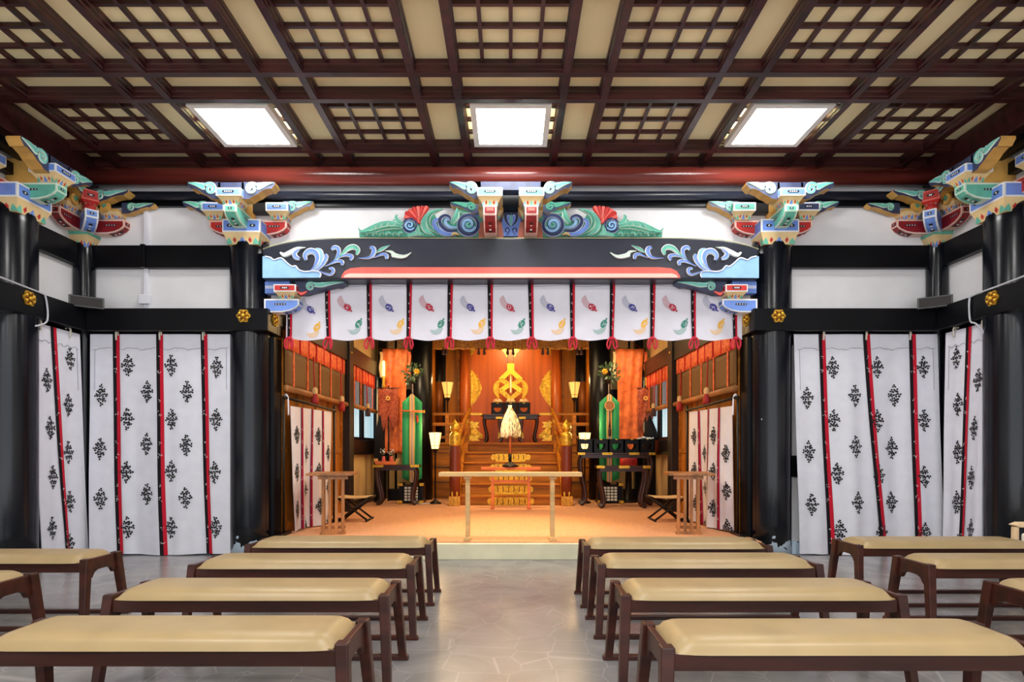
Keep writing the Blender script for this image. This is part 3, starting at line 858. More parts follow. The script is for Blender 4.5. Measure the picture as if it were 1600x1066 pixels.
def bracket(label, x, y, rot, blues=('p_blue', 'p_deep', 'p_blue'), front=('p_green', 'p_mint'), wing=.65):
    t = thing('bracket_set', label, 'bracket', (x, y, 3.05), 'painted bracket sets')
    T = Matrix.Translation((x, y, 0)) @ Matrix.Rotation(rot, 4, 'Z')
    def mb():
        b = MB(); b.T = T.copy(); return b
    b = mb(); block(b, 0, 0, 3.05, 3.158, 3.284, .30, .37, 'p_blue', n=2)
    T0 = b.T.copy()
    fr = lambda a, z, d: (a, -.185-d, z)
    for s_ in (-1, 1): lozenge(b, fr, s_*.11, 3.22, 1, .02, .02)
    b.build('base_block', t)
    b = mb(); b.T = T @ Matrix.Translation((0, .02, 0)); arm(b, .385, 3.185, 3.325, .115, 'p_red', 'p_pink', dots=(-.26, .26)); b.build('side_arm', t)
    b = mb(); b.T = T @ Matrix.Rotation(-PI/2, 4, 'Z'); arm(b, .415, 3.19, 3.33, .118, front[0], front[1], both=False, dots=(.2,)); b.build('front_arm', t)
    for s_, cm in ((-1, blues[0]), (1, blues[2])):
        b = mb(); block(b, s_*.315, 0, 3.325, 3.395, 3.477, .13, .22, cm, n=3); b.build('bearing_block', t)
        b = mb(); nose(b, s_*.35, s_*wing, 0, .09, 3.372, 3.515, face='p_bluegrey', scroll='p_green'); b.build('wing_board', t)
    b = mb(); block(b, 0, -.335, 3.33, 3.40, 3.472, .135, .232, 'p_blue', n=4); b.build('bearing_block', t)
    b = mb(); b.box(-.12, .12, -.395, -.275, 3.472, 3.545, 'p_bluegrey')
    for s_ in (-1, 1): nose(b, s_*.10, s_*.41, -.335, .12, 3.388, 3.548)
    b.build('nose_board', t)
    b = mb(); b.box(-.05, .05, -.28, .03, 3.33, 3.545, 'p_ochre'); b.box(-.33, .33, -.04, .03, 3.40, 3.5, 'black_lacquer'); b.build('core', t)
    return t
bracket('painted bracket set with a green front arm on top of the left front column', -2.615, 5.96, 0)
bracket('painted bracket set with a green front arm on top of the right front column', 2.615, 5.96, 0, blues=('p_green', 'p_deep', 'p_bluegrey'))
bracket('painted bracket set on the left side column, cut by the left edge', -4.30, 5.15, PI/2, wing=.48)
bracket('painted bracket set on the right side column, cut by the right edge', 4.30, 5.15, -PI/2, wing=.48)

def corner_bracket(label, sg):
    X, Y = sg*4.27, 5.96
    t = thing('corner_bracket', label, 'bracket', (X, Y, 3.05), 'corner bracket sets')
    T = Matrix.Translation((X, Y, 0))
    def mb(r=0):
        b = MB(); b.T = T @ Matrix.Rotation(r, 4, 'Z'); return b
    b = mb(); block(b, 0, 0, 3.05, 3.16, 3.20, .15, .24, 'p_green', border='p_green', dots=False, petals=('p_green', 'p_blue')); b.build('base_block', t)
    a45 = -PI/4 if sg < 0 else -3*PI/4
    b = mb(a45); arm(b, .36, 3.18, 3.35, .11, 'p_blue', 'p_white', both=False, dots=(.2,)); b.build('front_arm', t)
    rx = 0 if sg < 0 else PI
    ry = -PI/2
    for r, nm in ((rx, 'x'), (ry, 'y')):
        b = mb(r); arm(b, .43 if nm == 'x' else .39, 3.19, 3.33, .10, 'p_darkred', 'p_pink', both=False, dots=(.3,)); b.build('side_arm', t)
        b = mb(r); block(b, .30 if nm == 'x' else .26, 0, 3.33, 3.40, 3.42, .13, .19, 'p_ochre', border='p_ochre', dots=False, petals=('p_blue', 'p_blue')); b.build('bearing_block', t)
        for k, (xx, rr, c) in enumerate(((.16, .075, 'p_cream'), (.27, .06, 'p_ochre'))):
            for s_ in (-.10, .10):
                b = mb(r)
                q = [(xx+rr*math.cos(2*PI*i/16), 3.44+rr*.9*math.sin(2*PI*i/16)) for i in range(16)]
                b.prism(q, lambda a, z, d: (a, s_-.012+d, z), .024, c)
                q2 = [(xx+rr*.5*math.cos(2*PI*i/4), 3.45+rr*.5*math.sin(2*PI*i/4)) for i in range(4)]
                b.prism(q2, lambda a, z, d: (a, s_-.016+d, z), .032, 'p_blue' if k == 0 else 'p_deepgreen')
                b.build('scalloped_crest', t)
        b = mb(r); nose(b, .16, .55 if nm == 'x' else .40, -.12 if r == ry and sg > 0 else (.12 if r == ry else (-.12 if sg < 0 else .12)), .11, 3.44, 3.57); b.box(-.02, .16, -.05, .05, 3.46, 3.57, 'p_darkred'); b.build('nose_board', t)
        if nm == 'x': b = mb(r); nose(b, .40, .72, 0, .08, 3.392, 3.50, scroll='p_green'); b.build('wing_board', t)
    b = mb(a45); block(b, .24, 0, 3.40, 3.45, 3.55, .08, .15, 'p_red', border='p_coral', n=2, flare='p_red'); b.build('crown_block', t)
    b = mb(a45); b.lathe([(.02, 3.34), (.055, 3.37), (.05, 3.41), (.02, 3.43)], (.26, 0, 0), 12, 'p_red'); b.build('red_boss', t)
    return t
corner_bracket('corner bracket set with red arms and a blue diagonal arm, left back corner', -1)
corner_bracket('corner bracket set with red arms and a blue diagonal arm, right back corner', 1)

# twin bracket in the middle of the great beam
t = thing('twin_bracket', 'twin red-armed bracket with aqua blocks standing on the middle of the great beam', 'bracket', (0, 5.9, 3.1))
for sg in (-1, 1):
    xx = sg*.193
    b = MB(); b.T = Matrix.Translation((xx, 5.96, 0)) @ Matrix.Rotation(-PI/2, 4, 'Z')
    arm(b, .43, 3.12, 3.315, .125, 'p_darkred', 'p_pink', both=False, dots=(.25,))
    A = .032
    b.add([(.4365, -A, 3.262), (.4365, A, 3.262), (.4365, A, 3.292), (.4365, -A, 3.292)], [(0, 1, 2, 3)], 'p_coral')
    b.build('front_arm', t)
    b = MB(); block(b, xx, 5.62, 3.315, 3.395, 3.472, .14, .232, 'p_aqua', n=4, petals=('p_teal', 'p_sky')); b.build('bearing_block', t)
    b = MB(); b.prism([(-.125, 3.10), (.125, 3.10), (.12, 3.18), (.10, 3.28), (-.10, 3.28), (-.12, 3.18)], lambda a, z, d: (xx+a, 5.84+d, z), .12, 'p_brown'); b.build('foot_block', t)
    b = MB(); block(b, xx, 5.90, 3.30, 3.37, 3.44, .16, .24, 'p_ochre', border='p_ochre', dots=False); b.build('bearing_block', t)
    b = MB(); nose(b, sg*.30, sg*.60, 5.93, .07, 3.38, 3.50, scroll='p_deepgreen', edge='p_green'); b.build('wing_board', t)
b = MB(); b.box(-.36, .36, 5.56, 5.68, 3.472, 3.55, 'p_bluegrey')
for sg in (-1, 1): nose(b, sg*.28, sg*.575, 5.62, .12, 3.385, 3.55)
b.build('nose_board', t)
b = MB(); b.box(-.1, .1, 5.78, 6.0, 3.40, 3.52, 'black_lacquer'); b.box(-.34, .34, 5.90, 6.0, 3.44, 3.52, 'black_lacquer'); b.build('core', t)

# ------------------------------------------------------------------ the great beam over the opening
t = thing('rainbow_beam', 'great blue-black curved beam with painted foliage over the altar opening', 'beam', (0, 5.95, 2.70))
YB0 = 5.78
prof = []
for i in range(41):
    x = -2.41+4.82*i/40
    e = max(0, (abs(x)-1.75)/.66)
    prof.append((x, 3.105-.105*e**2.3))
low = [(2.41, 2.70), (-2.41, 2.70)]
b = MB(); b.prism(prof+low, lambda a, z, d: (a, YB0+d, z), .24, 'blue_black'); b.build('timber', t, bevel=.018)
b = MB(); b.tube([(a, YB0+.012, z-.004) for a, z in prof], .0065, 'p_olive', 6); b.build('edge_line', t)  # highlight along the top edge, built as a pale strip
for mir in (False, True):
    fr = fr_px(415, 370, 6.4, YB0-.001, mir)
    b = MB()
    plate = [(-28, 200), (0, 200), (55, 212), (90, 236), (160, 215), (220, 265), (270, 300), (305, 295), (340, 335), (400, 352), (480, 345), (530, 350), (560, 380), (545, 412), (0, 415), (-28, 415)]
    plate = [(max(a, -26), c) for a, c in plate]
    b.prism(plate, fr, .012, 'p_sky')
    b.ribbon(plate[1:14], [7]*13, lambda a, c, d: fr(a, c, d+.010), .010, 'p_white', 'p_pale', 3)
    b.build('wave_corner', t)
    leaves = [
        ([(150, 160), (190, 185), (250, 160), (320, 120), (400, 110)], [9, 22, 25, 16, 3], 'p_mint'),
        ([(345, 225), (305, 208), (295, 170), (345, 125)], [15, 26, 22, 5], 'p_blue'),
        ([(600, 180), (612, 205), (590, 260), (540, 320), (470, 350)], [14, 20, 18, 10, 3], 'p_blue'),
        ([(505, 125), (550, 145), (565, 210), (540, 290), (470, 345)], [10, 22, 22, 14, 3], 'p_sky'),
        ([(410, 238), (398, 190), (440, 150), (500, 160), (525, 220), (495, 300), (450, 345)], [14, 24, 32, 32, 26, 14, 3], 'p_blue'),
        ([(665, 135), (690, 112), (730, 125), (732, 180), (690, 250), (600, 300)], [13, 22, 22, 19, 11, 3], 'p_blue'),
        ([(912, 185), (928, 140), (890, 108), (830, 122), (770, 180), (690, 240)], [12, 24, 29, 27, 15, 3], 'p_green'),
        ([(850, 240), (868, 205), (830, 190), (770, 200), (700, 235)], [13, 20, 18, 10, 3], 'p_blue'),
        ([(765, 290), (772, 260), (735, 247), (680, 265), (600, 300)], [12, 20, 17, 10, 3], 'p_blue'),
        ([(638, 322), (675, 327), (680, 360), (648, 385), (590, 370), (530, 340)], [11, 17, 17, 13, 9, 3], 'p_blue'),
        ([(1045, 115), (1080, 122), (1085, 165), (1040, 215), (930, 220)], [13, 23, 25, 15, 3], 'p_blue'),
        ([(1110, 168), (1165, 132), (1248, 92)], [3, 20, 3], 'p_green'),
        ([(1215, 230), (1212, 195), (1170, 182), (1080, 220)], [14, 20, 15, 3], 'p_blue'),
        ([(1200, 150), (1260, 158), (1300, 195), (1390, 205), (1462, 165)], [3, 15, 24, 17, 3], 'p_mint'),
        ([(1290, 170), (1280, 205), (1262, 190)], [4, 10, 4], 'p_mint'),
    ]
    for k, (pts, w, c) in enumerate(leaves):
        b = MB(); b.ribbon(pts, w, lambda a, z, d: fr(a, z, d+.001*k), .016, c, 'p_white', 5); b.build('painted_leaf', t)
fr = fr_px(415, 370, 6.4, YB0-.001, False)
xr = (CX-415)*6.4
lipL = [(755, 415), (770, 380), (795, 345), (850, 318), (960, 308)]
b = MB()
outl = lipL+[(2*xr-a, c) for a, c in reversed(lipL)]
b.prism(outl, fr, .010, 'p_coral')
b.prism([(780, 412), (800, 385), (840, 372), (2*xr-840, 372), (2*xr-800, 385), (2*xr-780, 412)], lambda a, c, d: fr(a, c, d+.010), .004, 'p_pink')
b.build('red_lip', t)

# ------------------------------------------------------------------ carved frog-leg panel on the beam
t = thing('carved_panel', 'carved panel of green leaves, blue spirals and red shells standing on the great beam', 'carving', (0, 5.93, 3.1))
for mir in (False, True):
    fr = fr_px(550, 310, 6.4, 5.95, mir)
    def piece(nm, lst, lab=None):
        b = MB()
        for pts, w, c, e, dz in lst: b.ribbon(pts, w, lambda a, z, d: fr(a, z, d+dz), .026, c, e, 4)
        b.build(nm, t)
    b = MB()
    base = [(80, 392), (75, 330), (120, 342), (170, 310), (240, 278), (320, 245), (400, 240), (440, 200), (500, 250), (560, 215), (700, 215), (760, 150), (830, 170), (850, 210), (950, 200), (1010, 240), (1060, 130), (1200, 160), (1300, 200), (1420, 200), (1420, 392)]
    b.prism(base, fr, .02, 'p_deepgreen'); b.build('backing', t)
    piece('long_leaf', [
        ([(72, 310), (105, 345), (180, 322), (280, 280), (380, 262), (470, 280), (520, 300)], [4, 16, 30, 34, 30, 24, 10], 'p_green', 'p_mint', .018),
        ([(100, 362), (200, 352), (300, 325), (400, 308), (500, 312)], [4, 12, 14, 14, 8], 'p_deepgreen', 'p_mint', .026),
        ([(235, 330), (245, 300), (262, 282)], [3, 7, 3], 'p_teal', 'p_mint', .036), ([(290, 318), (300, 285), (320, 265)], [3, 7, 3], 'p_teal', 'p_mint', .036),
        ([(345, 310), (360, 275), (385, 255)], [3, 7, 3], 'p_teal', 'p_mint', .036), ([(405, 305), (425, 280), (450, 268)], [3, 7, 3], 'p_teal', 'p_mint', .036)])
    piece('leaf_fringe', [([(a, 388), (a+5, 362), (a+28, 352), (a+45, 372)], [7, 13, 13, 4], 'p_green' if k % 2 else 'p_deepgreen', 'p_mint', .02) for k, a in enumerate((150, 215, 280, 345, 410, 470))])
    piece('upright_leaf', [([(520, 270), (470, 245), (448, 205), (468, 180)], [14, 27, 20, 3], 'p_green', 'p_mint', .022)])
    shell = []
    for k, (x, y) in enumerate(((530, 192), (540, 152), (578, 124), (622, 104), (668, 96), (715, 94), (758, 97))):
        shell.append(([(680, 250), ((680+x)/2, (250+y)/2), (x+(680-x)*.08, y+(250-y)*.08), (x, y)], [6, 15, 24, 12], 'p_red' if k % 2 else 'p_coral', 'p_red', .016+.002*k))
    shell.append(([(685, 205), (672, 240), (690, 272)], [18, 22, 4], 'p_coral', 'p_red', .032))
    piece('red_shell', shell)
    sp = spiral(585, 285, 66, 8, -.4, 1.9, 34)
    piece('small_spiral', [(spiral(585, 285, 66, 66, 0, 1.0, 24), [14]*25, 'p_navy', 'p_pale', .018), (spiral(585, 285, 50, 4, .5, 1.6, 28), [14]*29, 'p_sky', 'p_navy', .024)])
    piece('sweeping_leaf', [
        ([(560, 388), (640, 360), (720, 380)], [16, 30, 10], 'p_green', 'p_mint', .016),
        ([(830, 385), (745, 330), (722, 250), (775, 175), (845, 140), (915, 122)], [8, 30, 36, 30, 18, 3], 'p_green', 'p_mint', .02),
        ([(870, 372), (790, 310), (768, 235), (800, 175), (870, 140)], [6, 18, 20, 14, 3], 'p_deepgreen', 'p_mint', .03),
        ([(700, 385), (660, 340), (672, 290)], [10, 22, 6], 'p_green', 'p_mint', .024)])
    piece('wave_scroll', [
        ([(1060, 375), (940, 370), (850, 320), (825, 250), (865, 225), (870, 260)], [8, 24, 28, 22, 14, 6], 'p_blue', 'p_pale', .02),
        ([(1060, 345), (960, 340), (895, 285), (885, 225), (930, 190), (980, 205), (990, 240)], [8, 22, 24, 22, 18, 14, 5], 'p_navy', 'p_pale', .026),
        ([(1055, 310), (985, 305), (940, 265), (950, 230), (985, 235)], [8, 16, 18, 14, 6], 'p_sky', 'p_pale', .032)])
    piece('fin', [([(1000, 262), (1040, 200), (1052, 150), (1058, 105)], [18, 34, 24, 3], 'p_green', 'p_mint', .018), ([(1058, 130), (1120, 150), (1215, 152)], [8, 20, 6], 'p_deepgreen', 'p_mint', .022)])
    piece('large_spiral', [(spiral(1168, 280, 96, 96, 0, 1.0, 30), [22]*31, 'p_navy', 'p_pale', .018), (spiral(1168, 280, 72, 6, .3, 1.7, 34), [22]*35, 'p_sky', 'p_navy', .026), (spiral(1168, 280, 26, 6, .3, .8, 10), [16]*11, 'p_teal', 'p_teal', .034)])
    piece('blue_crescent', [([(1235, 180), (1290, 160), (1340, 190)], [14, 26, 10], 'p_navy', 'p_blue', .02)])
    piece('gilt_leaf', [([(1000, 390), (1030, 368), (1080, 385)], [6, 16, 5], 'p_cream', 'p_ochre', .03)])
fr = fr_px(690, 280, 7.27, 5.94)
b = MB(); b.prism([(690, 655), (690, 460), (720, 400), (795, 380), (870, 400), (900, 460), (900, 655)], fr, .02, 'p_blue')
mx = (CX+.5-690)*7.27
for s_ in (-1, 1):
    X = lambda a: mx+s_*(a-mx)
    b.ribbon([(X(790), 430), (X(760), 400), (X(725), 425), (X(735), 490), (X(775), 545)], [14, 20, 22, 16, 5], lambda a, z, d: fr(a, z, d+.018), .016, 'p_navy', 'p_pale', 4)
    b.ribbon([(X(735), 615), (X(728), 585), (X(755), 570), (X(770), 600), (X(740), 645)], [7, 10, 10, 8, 4], lambda a, z, d: fr(a, z, d+.018), .016, 'p_navy', 'p_pale', 4)
b.ribbon([(mx, 420), (mx, 480), (mx, 560)], [12, 22, 3], lambda a, z, d: fr(a, z, d+.02), .016, 'p_teal', 'p_pale', 4)
b.build('centre_crest', t)

# ------------------------------------------------------------------ small brackets carrying the beam ends
for sg, nm in ((-1, 'left'), (1, 'right')):
    t = thing('beam_bracket', 'small blue and red bracket under the %s end of the great beam' % nm, 'bracket', (sg*2.3, 5.9, 2.39), 'brackets under the beam ends')
    b = MB(); b.T = Matrix.Translation((sg*2.42, 5.90, 0)) @ Matrix.Rotation(0 if sg < 0 else PI, 4, 'Z')
    arm(b, .34, 2.395, 2.525, .12, 'p_blue', 'p_white', both=False, n=4, dots=(.16,)); b.build('arm', t)
    b = MB(); block(b, sg*2.20, 5.90, 2.525, 2.585, 2.655, .13, .215, 'p_red', n=3); b.build('bearing_block', t)
    b = MB(); b.box(sg*2.42, sg*2.18, 5.86, 5.94, 2.585, 2.70, 'p_blue'); b.box(sg*2.415, sg*2.2, 5.855, 5.86, 2.63, 2.66, 'p_pale'); b.build('backing_board', t)
    b = MB(); nose(b, sg*2.12, sg*1.62, 5.90, .09, 2.575, 2.70, scroll='p_teal', edge='p_mint', under='p_bluegrey')
    b.ribbon([(sg*2.0, 2.60), (sg*2.06, 2.575), (sg*2.09, 2.605)], [.008, .018, .006], lambda a, z, d: (a, 5.853-d, z), .01, 'p_coral', 'p_red', 3)
    b.build('nose_board', t)

# ------------------------------------------------------------------ short curtain across the opening
YN = 5.975
t = thing('noren_curtain', 'short white ceremonial curtain printed with coloured plumes across the altar opening', 'curtain', (.03, YN, 2.14))
x0, x1 = PX(447, YN), PX(1160, YN); W = x1-x0; zt = PZ(436, YN); H = zt-PZ(531, YN)
STR = [453, 512, 577, 640, 704, 766, 829, 894, 957, 1020, 1083, 1147]
ku = W/(1160-447)
def ns(u, v):
    tt = v/H
    ph = (u/ku+447-512)/63.3*2*PI
    sag = -.010*math.cos(ph)*tt
    edge = max(0, .25-u)/.25 + max(0, u-(W-.25))/.25
    return (x0+u, YN+.010*math.sin(ph)*tt+.006*math.sin(u*11+v*5)+.008*math.sin(u*4.3-v*9)*(1-tt), zt-v-sag+edge*.012*math.sin(tt*3))
def npos(u, v, d):
    p = ns(u, v); return Vector((p[0], p[1]-d, p[2]))
b = MB(); b.grid(lambda i, j: ns(i*W, j*H), 150, 14, 'noren_cloth')
b.grid(lambda i, j: npos(i*W, j*H, -.004), 150, 14, 'noren_cloth')
def nflat(u, v): return npos(u, v, .005)
def npoly(pts, m, dd=0.0): b.add([npos(u, v, .004+dd) for u, v in pts], [tuple(range(len(pts)))], m)
def plume(u, v, col, up):
    """a seed head with a curling plume of hair lines"""
    sc = ku
    if up: lft = [(-2, 3.5), (-8, 1.5), (-14, -4), (-16.5, -11), (-14, -16), (-10, -19)]; rgt = [(2, -4), (-2.5, -6), (-6, -9), (-8, -13), (-10, -19)]
    else: lft = [(-2.5, 2.5), (-4, 6), (-8, 8), (-12, 8), (-17.5, 7)]; rgt = [(3, 6), (1.5, 11), (-3, 14.5), (-9, 15), (-14, 12), (-17.5, 7)]
    n = 12
    def samp(p):
        c = catmull(p, 6); return [c[int(round((len(c)-1)*i/n))] for i in range(n+1)]
    A, B = samp(lft), samp(rgt)
    V = []
    for i in range(n+1): V += [((u+A[i][0])*sc, (v+A[i][1])*sc), ((u+B[i][0])*sc, (v+B[i][1])*sc)]
    b.add([npos(a, e, .004) for a, e in V], [(2*i, 2*i+2, 2*i+3, 2*i+1) for i in range(n)], 'n_'+col+'pale')
    for f in (.12, .34, .56, .78):
        V = []
        for i in range(n+1):
            for d in (-.035, .035):
                g = f+d; V.append(((u+A[i][0]*(1-g)+B[i][0]*g)*sc, (v+A[i][1]*(1-g)+B[i][1]*g)*sc))
        b.add([npos(a, e, .006) for a, e in V], [(2*i, 2*i+2, 2*i+3, 2*i+1) for i in range(n-1)], 'noren_cloth')
    an = .75 if up else -1.05
    pts = []
    for i in range(18):
        a = 2*PI*i/18
        ex, ey = 6.6*math.cos(a), 4.9*math.sin(a)
        pts.append(((u+ex*math.cos(an)-ey*math.sin(an))*sc, (v+ex*math.sin(an)+ey*math.cos(an))*sc))
    npoly(pts, 'n_'+col, .003)
    rnd = random.Random(int(u*10))
    for k in range(11):
        a = rnd.uniform(0, 2*PI); r = rnd.uniform(.5, 4.4)
        cxx, cyy = u+r*math.cos(a), v+r*math.sin(a); s_ = rnd.uniform(.45, .8)
        npoly([((cxx+s_*math.cos(2*PI*i/6))*sc, (cyy+s_*math.sin(2*PI*i/6))*sc) for i in range(6)], 'noren_cloth', .005)
    tip = (u+8.2*math.cos(an), v+8.2*math.sin(an))
    npoly([((tip[0]+1.7*math.cos(2*PI*i/5))*sc, (tip[1]+1.7*math.sin(2*PI*i/5))*sc) for i in range(5)], 'n_'+col, .004)
for k in range(11):
    u = STR[k]-447; nx = STR[k+1]-447
    red = k % 2 == 1
    if k == 0: plume(u+33, 48, 'blue', True); plume(u+43, 76, 'yellow', False)
    elif k == 10: plume(u+31, 44, 'blue', True); plume(u+43, 71, 'yellow', False)
    else:
        plume(u+31, 44, 'red' if red else 'blue', True)
        plume(u+49, 71, 'green' if red else 'yellow', False)
b.tube([npos(W*i/60, .072+.004*math.sin(i), .003) for i in range(61)], .0025, 'thread', 4)
b.build('cloth', t)
for k, sx in enumerate(STR):
    u0 = (sx-447)*ku; b = MB(); n = 10; V = []; F = []
    lean = .012*math.sin(k*1.3)
    for i in range(n+1):
        v = H*i/n; w = .028-.007*i/n
        for e in (-w, .15*w, w): V.append(npos(min(W-.001, max(.001, u0+e+lean*i/n)), v, .011))
    for i in range(n):
        F.append(((i*3, i*3+1, (i+1)*3+1, (i+1)*3), 'black_cloth')); F.append(((i*3+1, i*3+2, (i+1)*3+2, (i+1)*3+1), 'red_cloth'))
    b.addm(V, F, True)
    q = 0; v = .16
    while v < H-.04:
        marks(b, lambda a, c: npos(a, min(H, c), .014), u0-.003, v, .010, 900+k*30+q); v += .085; q += 1
    strap = b.build('strap', t)
    # tied red bow below the hem
    b = MB(); px_, pz_ = x0+u0+lean, zt-H
    for s_ in (-1, 1):
        tw = .8+.4*random.random()
        loop = [(px_+s_*.004, YN-.02, pz_+.025), (px_+s_*.035, YN-.03, pz_-.005), (px_+s_*.046*tw, YN-.028, pz_-.055), (px_+s_*.030*tw, YN-.02, pz_-.095), (px_+s_*.018, YN-.012, pz_-.055), (px_+s_*.006, YN-.014, pz_)]
        b.tube([Vector(p) for p in catmull(loop, 4)], .0085, 'red_cord', 7)
    b.tube([(px_-.012, YN-.025, pz_+.012), (px_+.012, YN-.025, pz_+.006)], .014, 'red_cord', 8)
    b.build('tied_bow', strap)
# ------------------------------------------------------------------ altar steps and platform
ALT_Y, RIS, TRD = 9.40, .17, .27
t = thing('altar_staircase', 'brown wooden staircase with gilt plates on its risers, in the middle of the altar room', 'staircase', (0, 9.4, .15))
steps = []
for i in range(5):
    b = MB(); y = ALT_Y+TRD*i; z = .15+RIS*i
    b.box(-.80, .80, y, y+.03, z, z+RIS-.03, 'brown_wood'); b.box(-.80, .80, y-.03, y+TRD, z+RIS-.03, z+RIS, 'brown_wood')
    steps.append(b.build('step', t, bevel=.004))
for sg in (-1, 1):
    b = MB()
    pr = [(ALT_Y-.04, .164), (ALT_Y-.04, .36), (ALT_Y+TRD*5, 1.24), (ALT_Y+TRD*5+.02, 1.24), (ALT_Y+TRD*5+.02, .164)]
    b.prism(pr, lambda a, z, d: (sg*.80+sg*d, a, z), .05, 'brown_wood'); b.build('stringer', t, bevel=.004)
for i in range(5):
    z = .15+RIS*(i+.5)-.008; y = ALT_Y+TRD*i; w = .37-.006*i; h = .076
    b = MB()
    pts = [(-w, -h*.25), (-w+.03, -h*.75), (-w+.07, -h*.6), (-w+.1, -h), (w-.1, -h), (w-.07, -h*.6), (w-.03, -h*.75), (w, -h*.25), (w, h*.25), (w-.03, h*.75), (w-.07, h*.6), (w-.1, h), (-w+.1, h), (-w+.07, h*.6), (-w+.03, h*.75), (-w, h*.25)]
    fr = lambda a, c, d: (a, y-d-.001, z+c)
    b.prism(pts, fr, .008, 'gold')
    for k in range(7):
        cx = -.26+.52*k/6; r = .032 if k != 3 else .04
        for q in range(2 if k != 3 else 3):
            b.ribbon(spiral(cx, (-.022 if q % 2 else .022) if k != 3 else 0, r*.75, r*.15, q*2*PI/3+k, 1.0 if k != 3 else .6, 12, 1 if (k+q) % 2 else -1), [r*.2]*13, lambda a, c, d: fr(a, c, d+.007), .010, 'gold_bright', 'gold', 1)
        if k < 6:
            xm = cx+.043; b.ribbon([(xm, -.05), (xm+.012, 0), (xm-.004, .05)], [.004, .008, .003], lambda a, c, d: fr(a, c, d+.007), .009, 'gold_dark', 'gold_dark', 2)
    for s_ in (-1, 1):
        b.ribbon(spiral(s_*(w-.035), 0, .026, .006, 0, 1.1, 10), [.006]*11, lambda a, c, d: fr(a, c, d+.007), .009, 'gold_bright', 'gold', 1)
    b.tube([fr(-w+.1, h, .008), fr(w-.1, h, .008)], .005, 'gold_bright', 6); b.tube([fr(-w+.1, -h, .008), fr(w-.1, -h, .008)], .005, 'gold_bright', 6)
    b.build('gilt_plate', steps[i])
PT = .15+RIS*6
b = MB(); b.box(-1.56, 1.56, 10.75, 12.0, .15, PT-.04, 'brown_wood'); b.box(-1.56, 1.56, 10.70, 12.0, PT-.04, PT, 'brown_wood')
for sg in (-1, 1):
    for z in (.45, .72, .98): b.box(sg*.82, sg*1.56, 10.735, 10.75, z, z+.012, 'dark_beam')
    b.box(sg*1.06, sg*1.10, 10.73, 10.75, .164, 1.1, 'brown_wood_up')
pl = struct(b, 'platform_floor', bevel=.003)

for sg, nm in ((-1, 'left'), (1, 'right')):
    # newel post with gilt finial
    x = sg*.876; Y = 9.36
    t = thing('newel_post', 'round brown gilt-topped post at the foot of the altar steps, %s side' % nm, 'post', (x, Y, .164), 'finial posts of the altar steps')
    b = MB(); b.box(x-.09, x+.09, Y-.09, Y+.09, .164, .315, 'pillar_wood'); b.build('plinth', t, bevel=.004)
    b = MB()
    for k in range(9): b.box(x-.088+.0196*k+.004, x-.088+.0196*k+.016, Y-.094, Y-.089, .17, .31, 'gold')
    b.build('reeding', t)
    b = MB(); b.lathe([(.082, .315), (.085, .6), (.085, 1.12), (.078, 1.16)], (x, Y, 0), 24, 'newel_wood'); b.build('shaft', t)
    b = MB(); b.lathe([(.088, .315), (.09, .34), (.088, .38), (.07, .40)], (x, Y, 0), 6, 'gold', smooth=False); b.build('gilt_foot', t)
    b = MB(); b.lathe([(.088, 1.10), (.09, 1.13), (.086, 1.24), (.09, 1.26), (.078, 1.29), (.055, 1.31), (.05, 1.33), (.075, 1.345), (.078, 1.40), (.06, 1.44), (.03, 1.47), (.012, 1.50), (0, 1.53)], (x, Y, 0), 20, 'gold'); b.build('finial', t)
    # sloping handrail
    t2 = thing('stair_handrail', 'curved handrail climbing from the %s finial post to the altar platform' % nm, 'handrail', (x, 10.0, .6), 'handrails of the altar steps')
    b = MB()
    path = catmull([(sg*.87, 9.42, 1.14), (sg*.85, 9.75, 1.25), (sg*.81, 10.25, 1.50), (sg*.76, 10.62, 1.70), (sg*.74, 10.78, 1.78)], 5)
    b.tube([Vector(p) for p in path], .034, 'brown_wood', 10); b.build('rail', t2)
    b = MB(); b.tube([Vector((p[0], p[1], p[2]-.30+.05*i/len(path))) for i, p in enumerate(path)], .025, 'brown_wood', 8); b.build('lower_rail', t2)
    for q in (6, 13):
        p = path[q]; b = MB(); zf = .15+RIS*(int((p[1]-ALT_Y)/TRD)+1)
        b.box(p[0]-.025, p[0]+.025, p[1]-.025, p[1]+.025, zf, p[2], 'brown_wood'); bal = b.build('baluster', t2)
        b = MB(); b.box(p[0]-.029, p[0]+.029, p[1]-.029, p[1]+.029, p[2]-.12, p[2]-.05, 'gold'); b.build('gilt_collar', bal)
    # platform railing
    t3 = thing('altar_railing', 'brown wooden railing with gilt fittings along the platform edge, %s of the steps' % nm, 'railing', (sg*1.13, 10.8, PT), 'railings of the altar platform')
    for zz, hh in ((1.66, .05), (1.47, .06), (1.24, .05)):
        b = MB(); b.box(sg*.74, sg*1.52, 10.76, 10.82, zz, zz+hh, 'brown_wood'); b.build('rail', t3, bevel=.004)
    for xx in (.77, 1.15, 1.49):
        b = MB(); b.box(sg*(xx-.035), sg*(xx+.035), 10.75, 10.83, PT, 1.72 if xx > 1.3 else 1.67, 'brown_wood'); b.build('railing_post', t3, bevel=.004)
    for zz in (1.46, 1.22):
        b = MB(); xx = sg*.64
        b.prism([(-.10, -.05), (.08, -.05), (.04, 0), (.08, .05), (-.10, .05)], lambda a, c, d: (xx-sg*a*-1 if False else xx+(-sg)*a, 10.75-d, zz+.03+c), .03, 'gold'); b.build('gilt_tip', t3)
    b = MB(); b.box(sg*.52, sg*.74, 10.765, 10.815, 1.665, 1.705, 'gold'); b.build('gilt_tip', t3)

